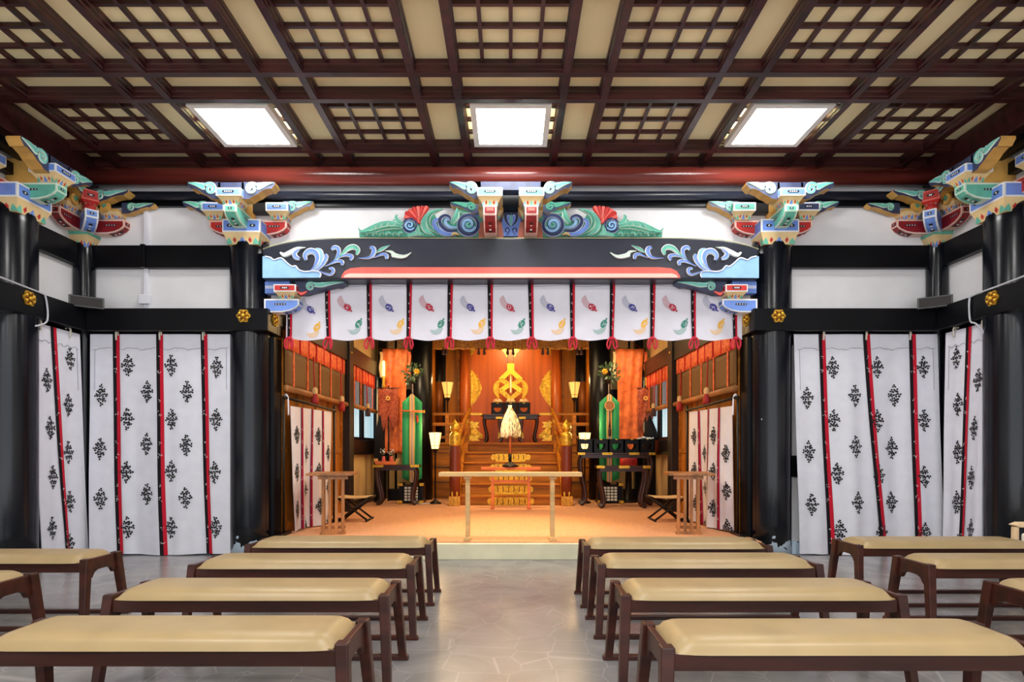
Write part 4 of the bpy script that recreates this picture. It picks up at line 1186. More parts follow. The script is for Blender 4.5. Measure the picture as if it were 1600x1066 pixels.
# sanctuary doors with gilt fittings
for sg, n in ((-1, 5), (1, 6)):
    b = MB(); b.box(sg*.02, sg*.83, 11.93, 12.0, PT, 3.25, 'door_wood'); dr = struct(b, 'door_%d' % n)
    Yd = 11.93
    fr = lambda a, z, d: (sg*a, Yd-d, z)
    b = MB(); cz = 2.275
    out = [(.80, cz-.37), (.76, cz-.34), (.70, cz-.26), (.62, cz-.13), (.575, cz), (.62, cz+.13), (.70, cz+.26), (.76, cz+.34), (.80, cz+.37)]
    b.prism(out, fr, .010, 'gold')
    for k in range(9):
        zz = cz-.28+.07*k; ww = .22*(1-((k-4)/5.2)**2)
        b.ribbon(spiral(.80-ww*.35, zz, .035, .006, k, 1.2, 12, 1 if k % 2 else -1), [.008]*13, lambda a, c, d: fr(a, c, d+.01), .012, 'gold_bright', 'gold', 1)
        if ww > .1: b.ribbon(spiral(.80-ww*.78, zz+.02, .028, .005, k+2, 1.1, 10, -1 if k % 2 else 1), [.007]*11, lambda a, c, d: fr(a, c, d+.01), .012, 'gold_bright', 'gold_dark', 1)
    b.build('gilt_medallion', dr)
    b = MB(); b.prism([(.80, 1.27), (.80, 1.62), (.765, 1.62), (.74, 1.55), (.70, 1.47), (.63, 1.40), (.56, 1.33), (.555, 1.27)], fr, .010, 'gold')
    for k, (cx, cz2) in enumerate(((.76, 1.35), (.68, 1.33), (.76, 1.45), (.60, 1.30), (.775, 1.55))):
        b.ribbon(spiral(cx, cz2, .036, .006, k, 1.2, 12, 1 if k % 2 else -1), [.008]*13, lambda a, c, d: fr(a, c, d+.01), .012, 'gold_bright', 'gold_dark', 1)
    b.build('gilt_corner', dr)
    b = MB(); b.prism([(.02, 1.27), (.26, 1.27), (.25, 1.36), (.20, 1.44), (.12, 1.47), (.06, 1.58), (.02, 1.6)], fr, .010, 'gold')
    for k, (cx, cz2) in enumerate(((.07, 1.35), (.16, 1.34), (.07, 1.46), (.21, 1.32))):
        b.ribbon(spiral(cx, cz2, .036, .006, k, 1.2, 12, 1 if k % 2 else -1), [.008]*13, lambda a, c, d: fr(a, c, d+.01), .012, 'gold_bright', 'gold_dark', 1)
    b.build('gilt_corner', dr)
    b = MB(); b.prism([(.07, 3.10), (.20, 3.10), (.18, 3.04), (.12, 2.98), (.08, 2.90), (.07, 2.9)], fr, .010, 'gold_bright'); b.prism([(.58, 3.10), (.80, 3.10), (.80, 2.92), (.76, 2.96), (.70, 3.04)], fr, .010, 'gold'); b.build('gilt_corner', dr)
b = MB(); b.box(-.06, .06, 11.90, 11.94, PT, 3.25, 'door_wood'); b.box(-.06, -.05, 11.895, 11.90, PT, 3.25, 'dark_beam'); b.box(.05, .06, 11.895, 11.90, PT, 3.25, 'dark_beam'); struct(b, 'trim_30')
column('wooden_pillar', -.915, 11.86, .105, 3.28, 'pillar_wood', 'round orange-brown wooden pillar at the left edge of the sanctuary doors', 'pillar', 24).location.z = PT
column('wooden_pillar', .915, 11.86, .105, 3.28, 'pillar_wood', 'round orange-brown wooden pillar at the right edge of the sanctuary doors', 'pillar', 24).location.z = PT
for o in list(bpy.data.objects):
    if o.name.startswith('wooden_pillar'):
        for v in o.data.vertices: v.co.z = min(v.co.z, 3.28-PT)
for sg, nm in ((-1, 'left'), (1, 'right')):
    b = MB(); b.lathe([(.19, .164), (.19, 3.29)], (sg*1.57, 10.50, 0), 30, 'black_lacquer'); tag(b.build('lacquered_column'), 'thick black lacquered column behind the %s green ribbon stand' % nm, 'column')
    b = MB(); b.lathe([(.085, PT), (.085, 3.29)], (sg*1.40, 11.55, 0), 18, 'black_lacquer')
    b.lathe([(.088, 1.55), (.088, 2.35)], (sg*1.40, 11.55, 0), 18, 'gold_dark')
    tag(b.build('lacquered_post'), 'slim dark post with a bronze sleeve, behind the %s platform lamp' % nm, 'post')
# brocade valance across the altar
b = MB(); Yv = 10.9
b.grid(lambda i, j: (-1.5+3.0*i, Yv+.012*math.sin(i*60)+.006*math.sin(i*133), 3.08-(.205+.008*math.cos(i*88))*j), 120, 6, 'brocade_gold')
t = thing('altar_valance', 'gold brocade valance with small tassels hanging above the sanctuary doors', 'valance', (0, Yv, 2.87))
b.build('cloth', t, solid=.006)
for px in (693, 698, 748, 757, 793, 802, 848, 856, 902, 908):
    b = MB(); x = PX(px, Yv); b.lathe([(.004, 2.90), (.02, 2.885), (.016, 2.87), (.030, 2.80), (.026, 2.775)], (x, Yv-.03, 0), 10, 'tassel_dark'); b.build('tassel', t)

# ------------------------------------------------------------------ curved-leg black tables
def cabriole(b, x, y, z0, z1, out, r=.028, m='rosewood', diry=0.0):
    pts = [(-.05, 1.0), (.10, .93), (.16, .80), (.06, .55), (-.10, .30), (-.13, .14), (-.02, .04), (.17, .0)]
    L = (z1-z0)*.62
    path = catmull([(x+out*p*L*.55, y+diry*p*L*.5, z0+.02+(z1-z0-.02)*q) for p, q in pts], 4)
    n = len(path)
    b.tube([Vector(p) for p in path], [r*(1.45-.45*math.sin(PI*min(1, .25+.7*i/(n-1)))) for i in range(n)], m, 10)

def offering_table(label, x0, x1, y0, y1, z0, z1, m, bands, group, wmid=None):
    t = thing('offering_table', label, 'table', ((x0+x1)/2, (y0+y1)/2, z0), group)
    b = MB(); b.box(x0, x1, y0, y1, z1-.032, z1, m); b.build('tabletop', t, bevel=.005)
    b = MB(); b.box(x0+.06, x1-.06, y0+.02, y0+.04, z1-.085, z1-.032, m); b.box(x0+.06, x1-.06, y1-.04, y1-.02, z1-.085, z1-.032, m); b.build('apron', t)
    for sx, xx in ((-1, x0+.09), (1, x1-.09)):
        for yy in (y0+.05, y1-.05):
            b = MB(); cabriole(b, xx, yy, z0, z1-.03, sx, m=m); b.build('leg', t)
    for (ba, bb) in bands:
        b = MB(); b.box(ba, bb, y0-.004, y0+.05, z1-.036, z1+.003, 'gold'); b.build('gilt_band', t)
    return t
Zs = .164
# on the platform
offering_table('wide black curved-leg table on the altar platform before the sanctuary doors', -.56, .56, 11.05, 11.45, PT, 1.70, 'rosewood', [], 'curved-leg tables on the platform')
offering_table('small black curved-leg table with gilt corners, behind the white paper wand', -.27, .27, 10.80, 10.98, PT, 1.635, 'rosewood', [(-.27, -.15), (.15, .27)], 'curved-leg tables on the platform')

def sanbo(label, x, y, z, w, h, d, m='black_lacquer', group='black scalloped offering stands', inner=None):
    """box-shaped offering stand with an ogee opening in front and back"""
    t = thing('offering_stand', label, 'offering stand', (x, y, z), group)
    b = MB()
    hole = []
    hw, hh = w*.30, h*.36
    for i in range(17):
        a = PI*i/16
        hole.append((hw*math.cos(a), h*.62-hh*1.15*math.sin(a)**.8 if True else 0))
    ol = [(-w/2, 0), (w/2, 0), (w/2, h*.92), (-w/2, h*.92)]
    for yy in (y-d/2, y+d/2-.012):
        n = 16
        # ring between the outline and the hole: bottom part as strips, sides and lintel as boxes
        b.box(x-w/2, x+w/2, yy, yy+.012, z+h*.64, z+h*.92, m)
        for i in range(16):
            a = hole[i]; c = hole[i+1]
            V = [(x+a[0], yy, z+a[1]), (x+c[0], yy, z+c[1]), (x+c[0], yy, z), (x+a[0], yy, z)]
            V2 = [(p[0], yy+.012, p[2]) for p in V]
            b.add(V+V2, [(0, 1, 2, 3), (7, 6, 5, 4), (0, 4, 5, 1), (3, 2, 6, 7)], m)
        b.box(x-w/2, x-hw, yy, yy+.012, z, z+h*.64, m); b.box(x+hw, x+w/2, yy, yy+.012, z, z+h*.64, m)
    b.box(x-w/2, x-w/2+.012, y-d/2, y+d/2, z, z+h*.92, m); b.box(x+w/2-.012, x+w/2, y-d/2, y+d/2, z, z+h*.92, m)
    b.build('body', t)
    b = MB(); b.box(x-w/2-.008, x+w/2+.008, y-d/2-.008, y+d/2+.008, z+h*.92, z+h, m); b.build('tray', t, bevel=.003)
    b = MB(); b.box(x-.018, x+.018, y-d/2-.012, y-d/2-.007, z+h*.93, z+h*.99, 'gold'); b.build('gilt_stud', t)
    return t
for k, nm in enumerate(('left', 'middle', 'right')):
    sanbo('black scalloped offering stand on the platform table, the %s of three' % nm, -.245+.245*k, 11.2, 1.70, .235, .215, .2)
# offerings on those stands
rnd = random.Random(3)
for k, nm in enumerate(('left', 'middle', 'right')):
    x = -.245+.245*k; z = 1.915
    t = thing('offering_dish', 'pale dish of offerings on the %s stand before the sanctuary doors' % nm, 'dish', (x, 11.2, z), 'dishes of offerings')
    b = MB(); b.lathe([(.05, z), (.085, z+.012), (.10, z+.035), (.09, z+.03), (.04, z+.015), (0, z+.014)], (x, 11.2, 0), 18, 'tassel_cream'); b.build('dish', t)
    b = MB()
    for q in range(6):
        a = q*PI/3; b.lathe([(0, z+.03), (.022, z+.036), (.028, z+.05), (.018, z+.068), (0, z+.074)], (x+.05*math.cos(a), 11.2+.05*math.sin(a), 0), 10, 'p_pink' if q % 2 else 'tassel_cream')
    b.build('offerings', t)
# golden paper wand of the altar
t = thing('golden_wand', 'tall gold zigzag paper wand before the sanctuary doors', 'altar wand', (0, 11.42, 1.70))
Yg = 11.40
fr = lambda a, z, d: (a, Yg-d, z)
b = MB(); b.box(-.014, .014, Yg+.012, Yg+.04, 1.70, 2.70, 'gold'); b.build('staff', t)
b = MB(); b.prism([(-.065, 2.48), (.065, 2.48), (.068, 2.69), (-.068, 2.69)], fr, .012, 'gold_bright'); b.build('crown_paper', t)
for sg in (-1, 1):
    q = 0
    for (xa, za, xb, zb) in ((0, 2.56, .20, 2.375), (.20, 2.385, -.02, 2.255), (.02, 2.285, .20, 2.165), (.20, 2.175, -.02, 2.0)):
        dx, dz = xb-xa, zb-za; l = math.hypot(dx, dz); nx, nz = -dz/l*.043, dx/l*.043
        b = MB(); b.prism([(sg*(xa-nx), za-nz), (sg*(xb-nx), zb-nz), (sg*(xb+nx), zb+nz), (sg*(xa+nx), za+nz)], lambda a, z, d: (a, Yg-.004-.008*((q+(sg > 0)) % 4)-d, z), .006, 'gold_bright' if q % 2 == 0 else 'gold'); b.build('folded_paper', t); q += 1
    b = MB(); b.ribbon([(sg*.20, 2.38), (sg*.27, 2.28), (sg*.275, 2.14), (sg*.22, 2.02)], [.012, .05, .05, .012], fr, .014, 'gold', 'gold_bright', 4)
    b.ribbon(spiral(sg*.25, 2.0, .04, .008, 0, 1.2, 12), [.009]*13, fr, .014, 'gold', 'gold_bright', 1); b.build('gilt_scroll', t)
b = MB(); b.prism([(-.012, 2.10), (.012, 2.10), (.017, 2.35), (0, 2.46), (-.017, 2.35)], lambda a, z, d: (a, Yg-.05-d, z), .014, 'paper_white')
b.lathe([(0, 2.08), (.03, 2.09), (.033, 2.11), (.012, 2.13)], (0, Yg-.05, 0), 10, 'p_brown'); b.build('centre_ornament', t)

# ------------------------------------------------------------------ lamps
def lamp(label, x, y, z0, zs0, zs1, r0, r1, glow, n=6):
    t = thing('floor_lamp', label, 'lamp', (x, y, z0), 'standing altar lamps')
    b = MB(); b.lathe([(.10, z0), (.10, z0+.015), (.07, z0+.03), (.03, z0+.05), (.015, z0+.09)], (x, y, 0), 20, 'lamp_iron'); b.build('base', t)
    b = MB(); b.lathe([(.012, z0+.06), (.012, zs0-.1), (.02, zs0-.09), (.014, zs0-.07), (.03, zs0-.04), (.045, zs0-.01), (.05, zs0)], (x, y, 0), 14, 'lamp_iron'); b.build('stem', t)
    b = MB(); b.lathe([(r0*.96, zs0), (r0+(r1-r0)*.5, (zs0+zs1)/2), (r1, zs1)], (x, y, 0), n, glow, smooth=False, rot0=PI/n); 
    shade = b.build('shade', t)
    b = MB()
    for k in range(n):
        a = PI/n+2*PI*k/n
        b.tube([(x+r0*math.cos(a), y+r0*math.sin(a), zs0), (x+(r1+.003)*math.cos(a), y+(r1+.003)*math.sin(a), zs1)], .0045, 'lamp_iron', 5)
    for r, z in ((r1+.003, zs1), (r0+.002, zs0+.002), (r0+(r1-r0)*.22+.003, zs0+(zs1-zs0)*.2)):
        b.tube([(x+r*math.cos(PI/n+2*PI*k/n), y+r*math.sin(PI/n+2*PI*k/n), z) for k in range(n)], .004, 'lamp_iron', 5, closed=True)
    b.build('shade_ribs', shade)
    return t
lamp('slender lamp with a glowing six-sided shade on the altar platform, left of the doors', -1.16, 10.95, PT, 1.99, 2.28, .062, .122, 'lamp_glass_low')
lamp('slender lamp with a glowing six-sided shade on the altar platform, right of the doors', 1.17, 10.95, PT, 1.99, 2.28, .062, .122, 'lamp_glass_low')
lamp('brightly lit standing lamp on the carpet between the left green ribbon stand and the steps', -1.225, 9.66, Zs, 1.05, 1.32, .065, .108, 'lamp_glass')
lamp('brightly lit standing lamp partly hidden behind the long row of black offering stands', 1.215, 9.78, Zs, 1.05, 1.32, .065, .108, 'lamp_glass')
b = MB()
b.tube([Vector(p) for p in catmull([(-1.30, 9.60, .175), (-1.42, 9.52, .174), (-1.50, 9.56, .174), (-1.47, 9.64, .174), (-1.38, 9.58, .178), (-1.44, 9.50, .176), (-1.53, 9.6, .174)], 6)], .008, 'cable', 6)
tag(b.build('lamp_cord'), 'pale coiled cord on the carpet beside the left standing lamp', 'cord')

# ------------------------------------------------------------------ green ribbon stands
def ribbon_stand(sg, nm, extra):
    Y = 9.78; x = sg*1.615
    t = thing('ribbon_stand', 'tall green silk banner with %s, %s of the altar steps' % ('a sheathed sword' if sg < 0 else 'a round mirror', nm), 'banner stand', (x, Y, Zs), 'green silk banner stands')
    b = MB()
    b.box(x-.15, x+.15, Y-.12, Y+.12, Zs+.02, .46, 'black_lacquer')
    for sx in (-1, 1):
        b.box(x+sx*.17-.03, x+sx*.17+.03, Y-.2, Y+.2, Zs, Zs+.05, 'black_lacquer'); b.box(x+sx*.17-.025, x+sx*.17+.025, Y-.14, Y+.14, Zs+.05, .50, 'black_lacquer')
    b.build('base', t, bevel=.004)
    for sx in (-1, 1):
        for zz in (Zs+.01, .455):
            b = MB(); b.box(x+sx*.17-.034, x+sx*.17+.034, Y-.205 if zz < .3 else Y-.145, Y-.1, zz, zz+.045, 'gold'); b.build('gilt_fitting', t)
    b = MB(); fr = lambda a, z, d: (a, Y-.12-d, z)
    b.prism([(x-.115, .205), (x+.115, .205), (x+.115, .445), (x-.115, .445)], fr, .003, 'lantern_paper'); panel = b.build('paper_panel', t)
    b = MB()
    for k in range(5): xx = x-.115+.23*k/4; b.box(xx-.006, xx+.006, Y-.128, Y-.12, .2, .45, 'black_lacquer')
    for k in range(6): zz = .205+.24*k/5; b.box(x-.12, x+.12, Y-.129, Y-.12, zz-.006, zz+.006, 'black_lacquer')
    b.build('lattice', panel)
    b = MB(); b.lathe([(.014, .46), (.014, 2.12), (.0, 2.13)], (x, Y, 0), 10, 'rosewood'); b.build('pole', t)
    top = PZ(615, Y); sh = PZ(629, Y); bot = .50; w = .163
    def cl(a, z, d): return (x+a, Y-.03-d+.008*math.sin(z*5+a*9), z)
    b = MB()
    ns_ = 14
    def silk(xa, xb, m, dd):
        V = []; F = []
        for i in range(ns_+1):
            for a in (xa, xb):
                zt_ = top-(top-sh)*abs(a)/w
                z = bot+(.07*abs(a)/w)+(zt_-bot-(.07*abs(a)/w))*i/ns_
                V.append(cl(a, z, dd))
        for i in range(ns_): F.append(((2*i, 2*i+1, 2*i+3, 2*i+2), m))
        b.addm(V, F, True)
    silk(-w, -.052, 'silk_green', 0); silk(.052, w, 'silk_green', 0); silk(-.052, .052, 'silk_green', 0)
    b.build('green_silk', t, solid=.004)
    b = MB(); silk(-.042, -.016, 'silk_gold', .008); silk(.016, .042, 'silk_gold', .008); silk(-.016, -.006, 'silk_white', .008); silk(.006, .016, 'silk_white', .008); silk(-.006, .006, 'tassel_dark', .008); b.build('gold_stripes', t)
    b = MB(); rr = random.Random(5 if sg < 0 else 9)
    for k in range(80):
        a = rr.uniform(0, 2*PI); r = rr.uniform(.02, .15); c = Vector((x+r*math.cos(a), Y+rr.uniform(-.06, .06), 2.30+r*math.sin(a)*1.1))
        an = a+rr.uniform(-.7, .7); l = rr.uniform(.05, .08); wd = l*.28
        d = Vector((math.cos(an), rr.uniform(-.4, .4), math.sin(an))); n = Vector((-math.sin(an), rr.uniform(-.3, .3), math.cos(an)))
        b.add([c, c+d*l*.4+n*wd, c+d*l, c+d*l*.4-n*wd], [(0, 1, 2, 3)], 'leaf_green')
    for k in range(7):
        a = k*2*PI/7; b.tube([(x, Y, 2.1), (x+.07*math.cos(a), Y, 2.26+.07*math.sin(a)), (x+.13*math.cos(a), Y, 2.30+.13*math.sin(a))], .004, 'rosewood', 5)
    b.build('sakaki_branch', t)
    b = MB(); gx = x+sg*-.085
    for k in range(7):
        a = k*2*PI/6; rr2 = .03 if k < 6 else 0
        b.lathe([(0, -.022), (.018, -.014), (.024, 0), (.018, .014), (0, .022)], (gx+rr2*math.cos(a), Y-.11, 2.31+rr2*math.sin(a)), 8, 'gold')
    b.build('gilt_flower', t)
    if extra == 'sword':
        b = MB(); b.tube([(x-.17, Y-.07, 1.675), (x+.19, Y-.07, 1.665)], [.016, .018], 'orange_wood', 10); b.tube([(x+.19, Y-.07, 1.665), (x+.215, Y-.07, 1.664)], .022, 'gold', 10); b.tube([(x-.02, Y-.07, 1.67), (x+.0, Y-.07, 1.67)], .021, 'tassel_cream', 10); b.build('sheathed_sword', t)
        b = MB(); b.tube([(x+.085, Y-.05, 1.6), (x+.088, Y-.05, 1.54), (x+.082, Y-.05, 1.48)], [.014, .02, .012], 'tassel_red', 8); b.build('tassel', t)
    else:
        b = MB(); pts = [(.083*math.cos(2*PI*i/24), .083*math.sin(2*PI*i/24)) for i in range(24)]
        b.prism(pts, lambda a, z, d: (x+a, Y-.05-d, 1.76+z), .02, 'table_wood'); b.tube([(x+.076*math.cos(2*PI*i/24), Y-.07, 1.76+.076*math.sin(2*PI*i/24)) for i in range(24)], .007, 'pale_wood', 6, closed=True); b.build('round_mirror', t)
        b = MB(); b.tube([(x, Y-.06, 1.68), (x, Y-.065, 1.52), (x, Y-.06, 1.40)], [.01, .012, .02], 'tassel_dark', 8); b.lathe([(.012, 1.40), (.028, 1.38), (.022, 1.26)], (x, Y-.06, 0), 10, 'tassel_dark'); b.build('tassel', t)
ribbon_stand(-1, 'left', 'sword')
ribbon_stand(1, 'right', 'mirror')

# ------------------------------------------------------------------ brocade banners
for sg, nm in ((-1, 'left'), (1, 'right')):
    Y = 10.32; xa, xb = (PX(598, Y), PX(638, Y)) if sg < 0 else (PX(961, Y), PX(1006, Y)); zt = PZ(546, Y); zb = .98
    t = thing('brocade_banner', 'long orange brocade banner with its pole, %s of the altar near the back corner' % nm, 'banner', ((xa+xb)/2, Y, .164), 'long orange brocade banners')
    xm = (xa+xb)/2
    def surf(i, j):
        pin = 1-.16*math.sin(PI*min(1, j*1.15))
        xx = xm+(xb-xa)*(i-.5)*pin
        return (xx, Y-.03-.05*math.sin(PI*i)*math.sin(PI*min(1, j*2.4))*(1 if j < .45 else .6)+.012*math.sin(i*19+j*4), zt-(zt-zb)*j)
    b = MB(); b.grid(surf, 24, 30, 'brocade'); b.build('cloth', t, solid=.008)
    b = MB(); b.tube([(xa-.07, Y, zt+.005), (xb+.05, Y, zt+.005)], .010, 'rosewood', 8); b.build('crossbar', t)
    b = MB(); b.tube([(xm, Y+.03, .164), (xm, Y+.03, 3.0)], .02, 'black_lacquer', 10); b.build('pole', t)
    b = MB(); b.tube([(xa+.03, Y, zt), (xm, Y+.01, zt+.16), (xb-.03, Y, zt)], .004, 'tassel_red', 5); b.build('cord', t)
    for s_ in (-1, 1):
        b = MB(); xx = (xa-.02) if s_ < 0 else (xb+.02)
        b.grid(lambda i, j: (xx-.025+.05*i+.01*math.sin(j*8), Y-.05+.012*math.sin(j*6), zt-.05-.45*j), 3, 14, 'tassel_cream' if s_ < 0 else 'orange_silk'); b.build('ribbon', t, solid=.004)
    b = MB(); b.box(xm-.12, xm+.12, Y-.1, Y+.14, .164, .36, 'black_lacquer'); b.build('base', t, bevel=.005)
    # small swallow-tailed banner with a crest
    Y2 = 10.12; xa2, xb2 = (PX(591, Y2), PX(622, Y2)) if sg < 0 else (PX(996, Y2), PX(1021, Y2)); z2 = PZ(607, Y2)
    t = thing('crest_banner', 'small brown swallow-tailed banner with a gold crest beside the %s long banner' % nm, 'banner', ((xa2+xb2)/2, Y2, 1.3), 'swallow-tailed crest banners')
    w2 = xb2-xa2
    b = MB()
    V = []; F = []; n = 12
    for i in range(n+1):
        a = i/n; tail = abs(((a*2) % 1)-.5)*2 if 0 < a < 1 else 1
        zb2 = 1.62-.28*(1-tail)
        for j in range(9):
            V.append((xa2+w2*a, Y2+.008*math.sin(a*12+j*.7), z2-(z2-zb2)*j/8))
    for i in range(n):
        for j in range(8): F.append(((i*9+j, (i+1)*9+j, (i+1)*9+j+1, i*9+j+1), 'brocade_small'))
    b.addm(V, F, True); b.build('cloth', t, solid=.006)
    b = MB(); cx, cz = xa2+w2*.5, z2-.17
    for k in range(6):
        a = k*PI/3+PI/6; q = [(cx+.028*math.cos(a)+.015*math.cos(2*PI*i/10), cz+.028*math.sin(a)+.015*math.sin(2*PI*i/10)) for i in range(10)]
        b.prism(q, lambda u, v, d: (u, Y2-.02-d, v), .004, 'silk_gold')
    b.build('crest', t)
    b = MB(); b.tube([(xa2-.02, Y2, z2+.004), (xb2+.02, Y2, z2+.004)], .008, 'rosewood', 8); b.build('crossbar', t)
    b = MB(); xp = xa2+w2*.5; b.tube([(xp, Y2+.03, .164), (xp, Y2+.03, z2+.05)], .012, 'black_lacquer', 8); b.build('pole', t)
    # dark peaked covers behind
    xk = PX(592, 9.98) if sg < 0 else PX(1017, 9.98)
    b = MB(); b.frustum((xk, 9.98, .164), (.26 if sg > 0 else .15, .12, 0), (xk, 9.98, 1.28), (.24 if sg > 0 else .13, .10, 0), 'black_cloth'); b.frustum((xk, 9.98, 1.28), (.24 if sg > 0 else .13, .10, 0), (xk-sg*.02, 9.98, 1.62), (.02, .02, 0), 'black_cloth')
    tag(b.build('peaked_cover', bevel=.006), 'black peaked cloth cover standing under the %s crest banner' % nm, 'cloth cover')
    # tall staff with a candle-like top
    xs = PX(599.5, 10.25) if sg < 0 else PX(1010.5, 10.25)
    t = thing('staff_light' if sg < 0 else 'brass_staff', 'slim brass staff with a glowing white top beside the left long banner' if sg < 0 else 'slim dark staff with brass rings beside the right long banner', 'staff', (xs, 10.25, .164))
    b = MB(); b.tube([(xs, 10.25, .164), (xs, 10.25, 2.14)], .022, 'black_lacquer', 10); b.build('pole', t)
    b = MB(); b.lathe([(.028, 2.10), (.032, 2.14), (.024, 2.2), (.034, 2.26), (.024, 2.3)], (xs, 10.25, 0), 12, 'gold'); b.build('brass_rings', t)
    b = MB(); b.lathe([(.024, 2.3), (.026, 2.45), (.022, 2.56), (.0, 2.58)], (xs, 10.25, 0), 12, 'candle_glow' if sg < 0 else 'gold_dark'); b.build('tip', t)

# ------------------------------------------------------------------ tables before the banners
offering_table('dark curved-leg table with a flower tray at the left of the altar room', -2.17, -1.44, 9.35, 9.6, Zs, .80, 'rosewood', [(-1.58, -1.44), (-2.17, -2.0)], 'curved-leg tables on the carpet')
t = thing('flower_tray', 'pale wooden tray with two white flower vases on the left curved-leg table', 'tray', (-1.97, 9.46, .80))
b = MB()
b.frustum((-1.97, 9.46, .80), (.30, .2, 0), (-1.97, 9.46, .81), (.32, .22, 0), 'orange_wood')
for sx in (-1, 1): b.prism([(-.11, .81), (.11, .81), (.13, .90), (-.13, .90)], lambda a, z, d: (-1.97+sx*(.15+(z-.81)*.3)-.004+d, 9.46+a, z), .008, 'pale_wood')
b.prism([(-.15, .81), (.15, .81), (.17, .86), (-.17, .86)], lambda a, z, d: (-1.97+a, 9.46-.11-d, z), .008, 'orange_wood'); b.build('tray', t)
for k, xx in enumerate((-2.02, -1.90)):
    t = thing('flower_vase', 'orange vase of tiny white flowers on the tray, the %s one' % ('left' if k == 0 else 'right'), 'vase', (xx, 9.46, .81), 'vases on the flower tray')
    b = MB(); b.lathe([(.025, .81), (.032, .83), (.03, .89), (.02, .92), (.026, .935)], (xx, 9.46, 0), 12, 'p_coral'); b.build('vase', t)
    b = MB(); rr = random.Random(k)
    for q in range(16):
        a = rr.uniform(0, 2*PI); r = rr.uniform(.01, .055); z = rr.uniform(.97, 1.05)
        b.tube([(xx, 9.46, .93), (xx+r*math.cos(a), 9.46+r*math.sin(a), z)], .002, 'leaf_green', 4)
        b.lathe([(0, -.008), (.008, -.002), (.008, .004), (0, .009)], (xx+r*math.cos(a), 9.46+r*math.sin(a), z), 6, 'p_white')
    b.build('flowers', t)
offering_table('large dark curved-leg table carrying the row of five black offering stands', 1.05, 2.26, 9.3, 9.62, Zs, .995, 'rosewood', [(1.05, 1.16), (1.43, 1.59), (1.85, 2.01), (2.16, 2.26)], 'curved-leg tables on the carpet')
offering_table('lower dark curved-leg table with gilt bands, in front of the large right table', 1.28, 2.08, 8.86, 9.12, Zs, .80, 'rosewood', [(1.28, 1.40), (1.61, 1.77), (1.97, 2.08)], 'curved-leg tables on the carpet')
ORD = ('first', 'second', 'third', 'fourth', 'fifth')
for k in range(5):
    sanbo('black scalloped offering stand on the large right table, %s from the altar steps' % ORD[k], 1.175+.243*k, 9.46, .995, .236, .215, .22)
t = thing('paper_offering', 'folded white paper offering on the last black stand of the right table', 'paper', (2.12, 9.46, 1.21))
b = MB(); rr = random.Random(4)
for q in range(7):
    xx = 2.03+.033*q; z = 1.21+.012*(q % 2)
    b.T = Matrix.Translation((xx, 9.44+.02*(q % 3), z)) @ Matrix.Rotation(rr.uniform(-.6, .6), 4, 'Y') @ Matrix.Rotation(rr.uniform(-.6, .6), 4, 'Z')
    b.box(-.035, .035, -.04, .04, 0, .014, 'p_white')
b.T = Matrix.Identity(4); b.build('folded_paper', t)
# ceremonial bell drum shapes beneath the right table
b = MB(); b.lathe([(.15, .164), (.15, .2), (.06, .22), (.05, .68), (.12, .70), (.15, .80), (.14, .90), (.05, .95)], (1.97, 9.95, 0), 18, ['lamp_iron']*4+['p_red']*3); tag(b.build('red_drum'), 'round red drum on a dark foot behind the lower right curved-leg table', 'drum')

# ------------------------------------------------------------------ paper wand on its stand, offering rail
t = thing('wand_stand', 'orange wooden trestle before the altar steps carrying the white paper wand', 'stand', (0, 8.86, Zs))
b = MB(); b.box(-.44, .44, 8.78, 8.94, .745, .785, 'orange_wood'); b.build('top', t, bevel=.004)
for sg in (-1, 1):
    b = MB(); b.box(sg*.27-.022, sg*.27+.022, 8.83, 8.89, Zs, .745, 'orange_wood'); b.build('leg', t, bevel=.003)
    b = MB(); b.box(sg*.27-.025, sg*.27+.025, 8.72, 9.0, Zs, Zs+.03, 'orange_wood'); b.build('foot', t, bevel=.003)
b = MB(); b.box(-.25, .25, 8.845, 8.875, .55, .59, 'orange_wood'); b.build('stretcher', t)
Yw = 8.86; xw = PX(797, Yw)
t = thing('paper_wand', 'white paper streamer wand standing upright before the altar steps', 'purification wand', (xw, Yw, .785))
b = MB(); b.lathe([(.12, .785), (.12, .80), (.10, .82), (.06, .835), (.04, .86), (.02, .87)], (xw, Yw, 0), 20, 'lamp_iron'); b.build('base', t)
b = MB(); b.lathe([(.024, .86), (.024, .98)], (xw, Yw, 0), 12, 'lamp_iron'); b.build('socket', t)
b = MB(); b.lathe([(.016, .97), (.015, 1.30)], (xw, Yw, 0), 10, 'orange_wood'); b.build('stick', t)
b = MB(); b.lathe([(.024, 1.60), (.028, 1.66), (.028, 1.70), (.02, 1.705)], (xw, Yw, 0), 10, 'paper_white'); b.build('bound_top', t)
b = MB(); rr = random.Random(11)
for k in range(150):
    a = rr.uniform(0, 2*PI); R = .155*math.sqrt(rr.uniform(.1, 1)); zb = 1.22+rr.uniform(0, .07)+(.155-R)*.15
    ph = rr.uniform(0, 6)
    V = []; F = []
    for i in range(9):
        s_ = i/8; r = .02+(R-.02)*(1-(1-s_)**2.0); z = 1.66-(1.66-zb)*s_
        z2 = z; wd = .012
        zz = .010*((i % 2)*2-1)
        cx, cy = xw+r*math.cos(a)-zz*math.sin(a), Yw+r*math.sin(a)+zz*math.cos(a)
        tx, ty = -math.sin(a+ph*.2)*wd, math.cos(a+ph*.2)*wd
        V += [(cx-tx, cy-ty, z2), (cx+tx, cy+ty, z2)]
    F = [(2*i, 2*i+1, 2*i+3, 2*i+2) for i in range(8)]
    b.add(V, F, 'paper_white')
o = b.build('paper_streamers', t); o['kind'] = 'stuff'
